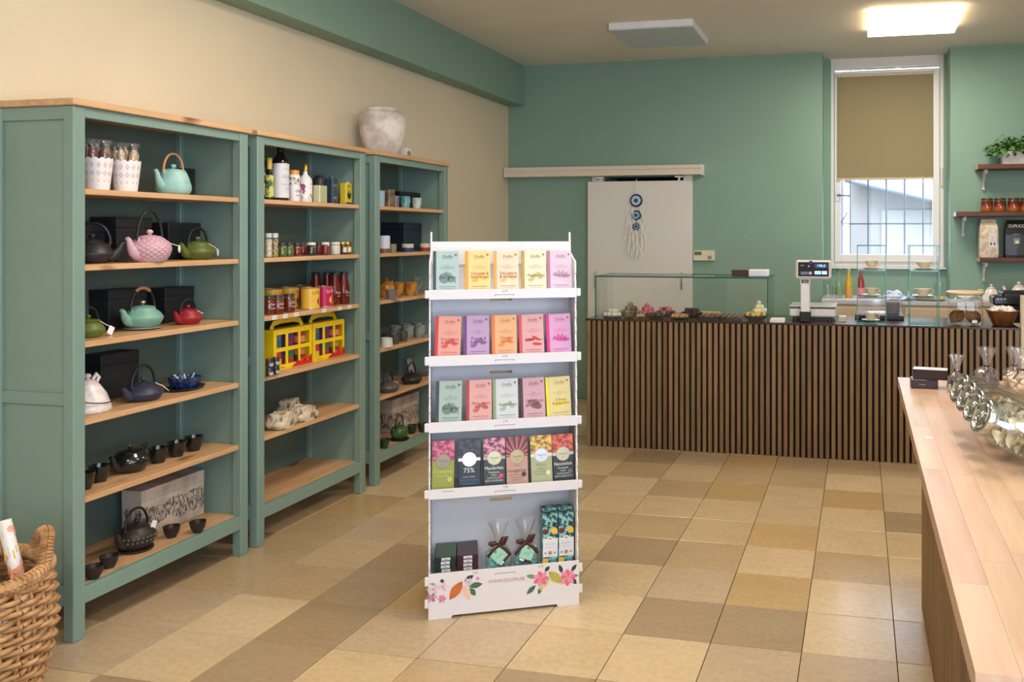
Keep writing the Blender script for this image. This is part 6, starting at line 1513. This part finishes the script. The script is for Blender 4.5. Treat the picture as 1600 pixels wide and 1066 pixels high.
# ------------------------------------------------------------------ island counter: boxes, bags, tilted jars
TZ = RZ + 0.0008
MAROON = M((40, 17, 22), .35)
bx = on_z(1424, 607, TZ)
t = thing('maroon_gift_box', 'flat maroon gift box with tiny silver print, lower of two on the island counter', 'box', bx, .02)
MB().box(0, .098, 0, .075, 0, .034, MAROON, bev=.0015).build('box_body', t)
MB().text('chocolat', .04, .014, .007, M((190, 170, 170), .4), -.0006).build('lettering', t)
t = thing('maroon_gift_box', 'maroon gift box lying askew on the lower one', 'box', (bx[0] + .006, bx[1] + .008, TZ + .0348), -.12)
MB().box(0, .125, 0, .06, 0, .037, MAROON, bev=.0015).box(.0, .125, 0, .06, .0371, .0385, M((196, 190, 196), .35)).build('box_body', t)
def cello_bag(x, y, label, fill, h, w_=.05, seed=1):
    t = thing('cellophane_bag', label, 'sweet bag', (x, y, TZ), seed * 1.3, 'cellophane bags on the island counter')
    MB().lathe([(0, 0), (w_ * .9, .002), (w_, .02), (w_ * .95, h * .42), (w_ * .3, h * .55), (w_ * .22, h * .58), (w_ * .4, h * .75), (w_ * .8, h), (w_ * .78, h + .004)], CELLO, 22, warp=lambda a, z: 1 + .10 * math.sin(6 * a + seed) + .07 * math.sin(13 * a + z * 50)).build('cellophane', t)
    b = MB(); rr = random.Random(seed)
    for k in range(26):
        a, r = rr.uniform(0, 6.28), w_ * .72 * math.sqrt(rr.random())
        T = Matrix.Translation((r * math.cos(a), r * math.sin(a), rr.uniform(.012, h * .36))) @ Matrix.Rotation(rr.uniform(0, 3), 4, 'X') @ Matrix.Rotation(rr.uniform(0, 3), 4, 'Z')
        b.box(-.012, .012, -.010, .010, -.008, .008, fill, T, bev=.003)
    b.build('sweets', t, kind='stuff')
    MB().lathe([(w_ * .27, h * .555), (w_ * .32, h * .57), (w_ * .27, h * .585)], RIB, 16).tube([(0, -w_ * .3, h * .57), (.012, -w_ * .5, h * .5), (.006, -w_ * .8, h * .38)], .004, RIB, 6, flat=.3).build('ribbon', t)
CDK, CPALE = speckled((70, 40, 34), (36, 22, 20), 60, .3), speckled((226, 206, 170), (206, 176, 130), 40, .5)
p_ = on_z(1474, 612, TZ, .03); cello_bag(p_[0] + .045, p_[1] - .03, 'cellophane bag of dark sweets beside the maroon boxes', CDK, .135, .034, 1)
p_ = on_z(1538, 602, TZ, 0); cello_bag(p_[0] + .0, p_[1] - .06, 'cellophane bag behind the tilted jars, first from the left', CDK, .15, .046, 2)
cello_bag(p_[0] + .105, p_[1] - .03, 'cellophane bag behind the tilted jars, second from the left', CPALE, .15, .042, 3)
p_ = on_z(1596, 618, TZ, 0); cello_bag(p_[0], p_[1], 'cellophane bag of pale sweets at the right edge', CPALE, .165, .05, 4)
u = Vector((-.86, -.27, .40)).normalized()
Q = Vector((0, 0, 1)).rotation_difference(u)
JR, JL = .061, .175
WHITEP, n, l, bs = new_mat('white_sugared_almond_shells')
tn, _ = noise_node(n, l, 14, 3); rp = ramp(n, [(.3, lin((232, 216, 184))), (.7, lin((244, 236, 218)))]); l.new(tn.outputs['Fac'], rp.inputs['Fac']); l.new(rp.outputs['Color'], bs.inputs['Base Color']); bs.inputs['Roughness'].default_value = .45
EMBOSS, n, l, bs = new_mat('embossed_tin_lid')
vo = n.new('ShaderNodeTexVoronoi'); vo.inputs['Scale'].default_value = 110; tc = n.new('ShaderNodeTexCoord'); l.new(tc.outputs['Object'], vo.inputs['Vector'])
bs.inputs['Base Color'].default_value = (*lin((196, 204, 198)), 1); bs.inputs['Metallic'].default_value = 1; bs.inputs['Roughness'].default_value = .16
add_bump(n, l, bs, vo.outputs['Distance'], .4, .003)
JGL = thin_glass('thick_jar_glass', (.95, .96, .94), .085)
for k, (yy, fill, what) in enumerate(((2.25, WHITEP, 'white shell-shaped sweets, nearest of the row'), (2.379, WHITEP, 'white shell-shaped sweets, second in the row'), (2.508, speckled((206, 160, 80), (150, 96, 40), 30, .3), 'golden sweets, third in the row'), (2.637, speckled((150, 110, 80), (90, 60, 44), 30, .35), 'brown sweets, last of the row'))):
    lidc = Vector((.287 - .004 * k, yy, 1.035)); base = lidc - u * .198
    base.z = TZ + JR * math.sqrt(1 - u.z ** 2) * .99 + .0005
    t = thing('tilted_glass_jar', 'tilted glass jar with a shiny metal lid, of ' + what, 'jar', base, 0, 'tilted jars on the island counter')
    t.rotation_mode = 'QUATERNION'; t.rotation_quaternion = Q
    MB().lathe([(0, 0), (JR * .92, 0), (JR, .008), (JR, JL * .72), (JR * .93, JL * .82), (.044, JL * .93), (.043, JL), (.0405, JL), (.0415, JL * .92), (JR * .9, JL * .80), (JR * .96, JL * .7), (JR * .96, .011), (0, .006)], JGL, 36).build('glass', t)
    ld = MB().lathe([(.0445, JL - .008), (.046, JL - .006), (.046, JL + .011), (.0445, JL + .013), (.040, JL + .0135), (.039, JL + .012), (0, JL + .012)], EMBOSS, 36).build('metal_lid', t)
    MB().lathe([(.030, JL + .0122), (.032, JL + .0150), (.034, JL + .0122)], CHROME, 36).lathe([(0, JL + .016), (.010, JL + .015), (.012, JL + .0122)], CHROME, 20).build('lid_ring', ld)
    b = MB(); rr = random.Random(40 + k)
    nP = 46
    for i in range(nP):
        a, r, z = rr.uniform(0, 6.28), JR * .64 * math.sqrt(rr.random()), rr.uniform(.03, JL * .74)
        if k > 1: r *= .9
        c = Vector((r * math.cos(a), r * math.sin(a), z))
        R_ = Matrix.Translation(c) @ Matrix.Rotation(rr.uniform(0, 6), 4, 'Z') @ Matrix.Rotation(rr.uniform(0, 3), 4, 'X')
        if k < 2:
            pts, fc = [], []
            for q in range(7):
                f = q / 6 - .5; wv = .0125 * math.sqrt(max(.02, 1 - (2 * f) ** 2))
                for s_ in (-1, -.4, .4, 1): pts.append((f * .046, s_ * wv, .006 * s_ * s_ - .016 * f * f * 2 + .002)); 
            for q in range(6):
                for s_ in range(3): fc.append((q * 4 + s_, q * 4 + s_ + 1, q * 4 + s_ + 5, q * 4 + s_ + 4))
            pts2 = [(x, y, z2 - .0035) for x, y, z2 in pts]; o_ = len(pts)
            fc += [tuple(v + o_ for v in reversed(f_)) for f_ in fc]
            b.add(pts + pts2, fc, fill, True, R_)
        else: b.ball((0, 0, 0), .012, fill, 8, 6, (1.2, .9, .8)) if False else b.box(-.012, .012, -.009, .009, -.008, .008, fill, R_, bev=.004)
    b.build('sweets', t, kind='stuff')

# ------------------------------------------------------------------ wicker basket with paper rolls
BX, BY = -2.79, 2.13
WICK = speckled((206, 164, 116), (150, 104, 62), 20, .65, .35, .7, bump=.3, stretch=(1, 1, 3))
t = thing('wicker_basket', 'woven wicker basket with loop handles in front of the nearest bookcase', 'basket', (BX, BY, 0)); t.scale = (1, 1, .955)
def brad(z):
    f = z / .42
    return .198 + .068 * math.sin(PI * min(1, f * .62 + .08)) - .022 * max(0, f - .55)
NST, ROWS = 30, 20
for k in range(NST):
    a = 2 * PI * k / NST
    MB().tube([((brad(z) - .002) * math.cos(a), (brad(z) - .002) * math.sin(a), z) for z in [.005 + .405 * q / 8 for q in range(9)]], .006, WICK, 6).build('stake', t)
for r_ in range(ROWS):
    z = .014 + .0199 * r_; pts = []
    n_ = NST * 4
    for q in range(n_ + 1):
        a = 2 * PI * q / n_; rr_ = brad(z) + .0095 * math.cos(a * NST / 2 + PI * (r_ % 2))
        pts.append((rr_ * math.cos(a), rr_ * math.sin(a), z + .0025 * math.sin(a * 7 + r_ * 2.1)))
    MB().tube(pts, .0088, WICK, 6, cap=False).build('weaver', t)
pts = []
for q in range(145):
    a = 2 * PI * q / 144; pts.append((brad(.415) * math.cos(a), brad(.415) * math.sin(a), 0.420))
rim = MB().tube(pts, .019, WICK, 8, cap=False).build('rim', t)
b = MB()
for q in range(90):
    a = 2 * PI * q / 90; c, s = math.cos(a), math.sin(a); R0 = brad(.415)
    lp = [((R0 + .0205 * math.cos(e)) * math.cos(a + .03 * math.sin(e)), (R0 + .0205 * math.cos(e)) * math.sin(a + .03 * math.sin(e)), 0.420 + .0205 * math.sin(e)) for e in [2 * PI * w2 / 8 for w2 in range(9)]]
    b.tube(lp, .0055, WICK, 5, cap=False)
b.build('rim_wrapping', rim, kind='stuff')
MB().lathe([(0, .004), (.2, .004), (.205, .012), (0, .014)], WICK, 30).build('bottom', t)
for a0 in (.98, .98 + PI):
    hp = [(brad(.41) * math.cos(a0 + .42 * math.cos(e)), brad(.41) * math.sin(a0 + .42 * math.cos(e)), .42 + .095 * math.sin(e)) for e in [PI * w2 / 14 for w2 in range(15)]]
    h = MB().tube(hp, .015, WICK, 8).build('handle', t)
    b = MB()
    for q in range(28):
        f = (q + .5) / 28 * PI; c = Vector((brad(.41) * math.cos(a0 + .42 * math.cos(f)), brad(.41) * math.sin(a0 + .42 * math.cos(f)), .42 + .095 * math.sin(f)))
        tv = Vector((math.sin(f) * .42 * brad(.41) * math.sin(a0 + .42 * math.cos(f)), -math.sin(f) * .42 * brad(.41) * math.cos(a0 + .42 * math.cos(f)), .105 * math.cos(f))).normalized()
        e1 = tv.cross(Vector((math.cos(a0), math.sin(a0), 0.01))).normalized(); e2 = tv.cross(e1)
        b.tube([c + (e1 * math.cos(e) + e2 * math.sin(e)) * .0165 + tv * .004 * math.sin(e) for e in [2 * PI * w2 / 8 for w2 in range(9)]], .0048, WICK, 5, cap=False)
    b.build('handle_wrapping', h, kind='stuff')
PAPER = M((238, 236, 232), .45)
def roll(x, y, tiltx, tilty, label, cols, seed, L_=.42, R_=.024):
    q = thing('paper_roll', label, 'paper roll', (x, y, .16), 0, 'gift wrap rolls in the basket'); q.rotation_euler = (tiltx, tilty, 0)
    MB().lathe([(0, 0), (R_, 0), (R_, L_), (R_ * .8, L_), (R_ * .8, L_ - .01), (0, L_ - .01)], PAPER, 24).build('paper', q)
    b = MB(); rr = random.Random(seed)
    for k in range(70):
        a, z, s_ = rr.uniform(0, 6.28), rr.uniform(.06, L_ - .03), rr.uniform(.010, .017); c = cols[k % len(cols)]
        f = MB().oval(0, 0, s_, s_, c, 0, 14) if k % 3 else MB().rect(-s_, -s_, s_, s_, c)
        b.add([((R_ + .0004 + .00003 * k) * math.cos(a + v[0] / R_), (R_ + .0004 + .00003 * k) * math.sin(a + v[0] / R_), z + v[2]) for v in f.v], f.f, c)
    b.build('printed_shapes', q, kind='stuff')
C1, C2, C3, C4 = M((226, 122, 110), .5), M((240, 196, 40), .5), M((160, 196, 180), .5), M((244, 170, 140), .5)
roll(BX + .085, BY + .105, .03, -.28, 'white gift wrap roll with coral and mint shapes, right one in the basket', [C1, C3, C4], 3)
roll(BX + .150, BY + .142, .03, -.26, 'white gift wrap roll with yellow and coral squares beside the basket rim', [C2, C1, C4], 9, .40, .02)
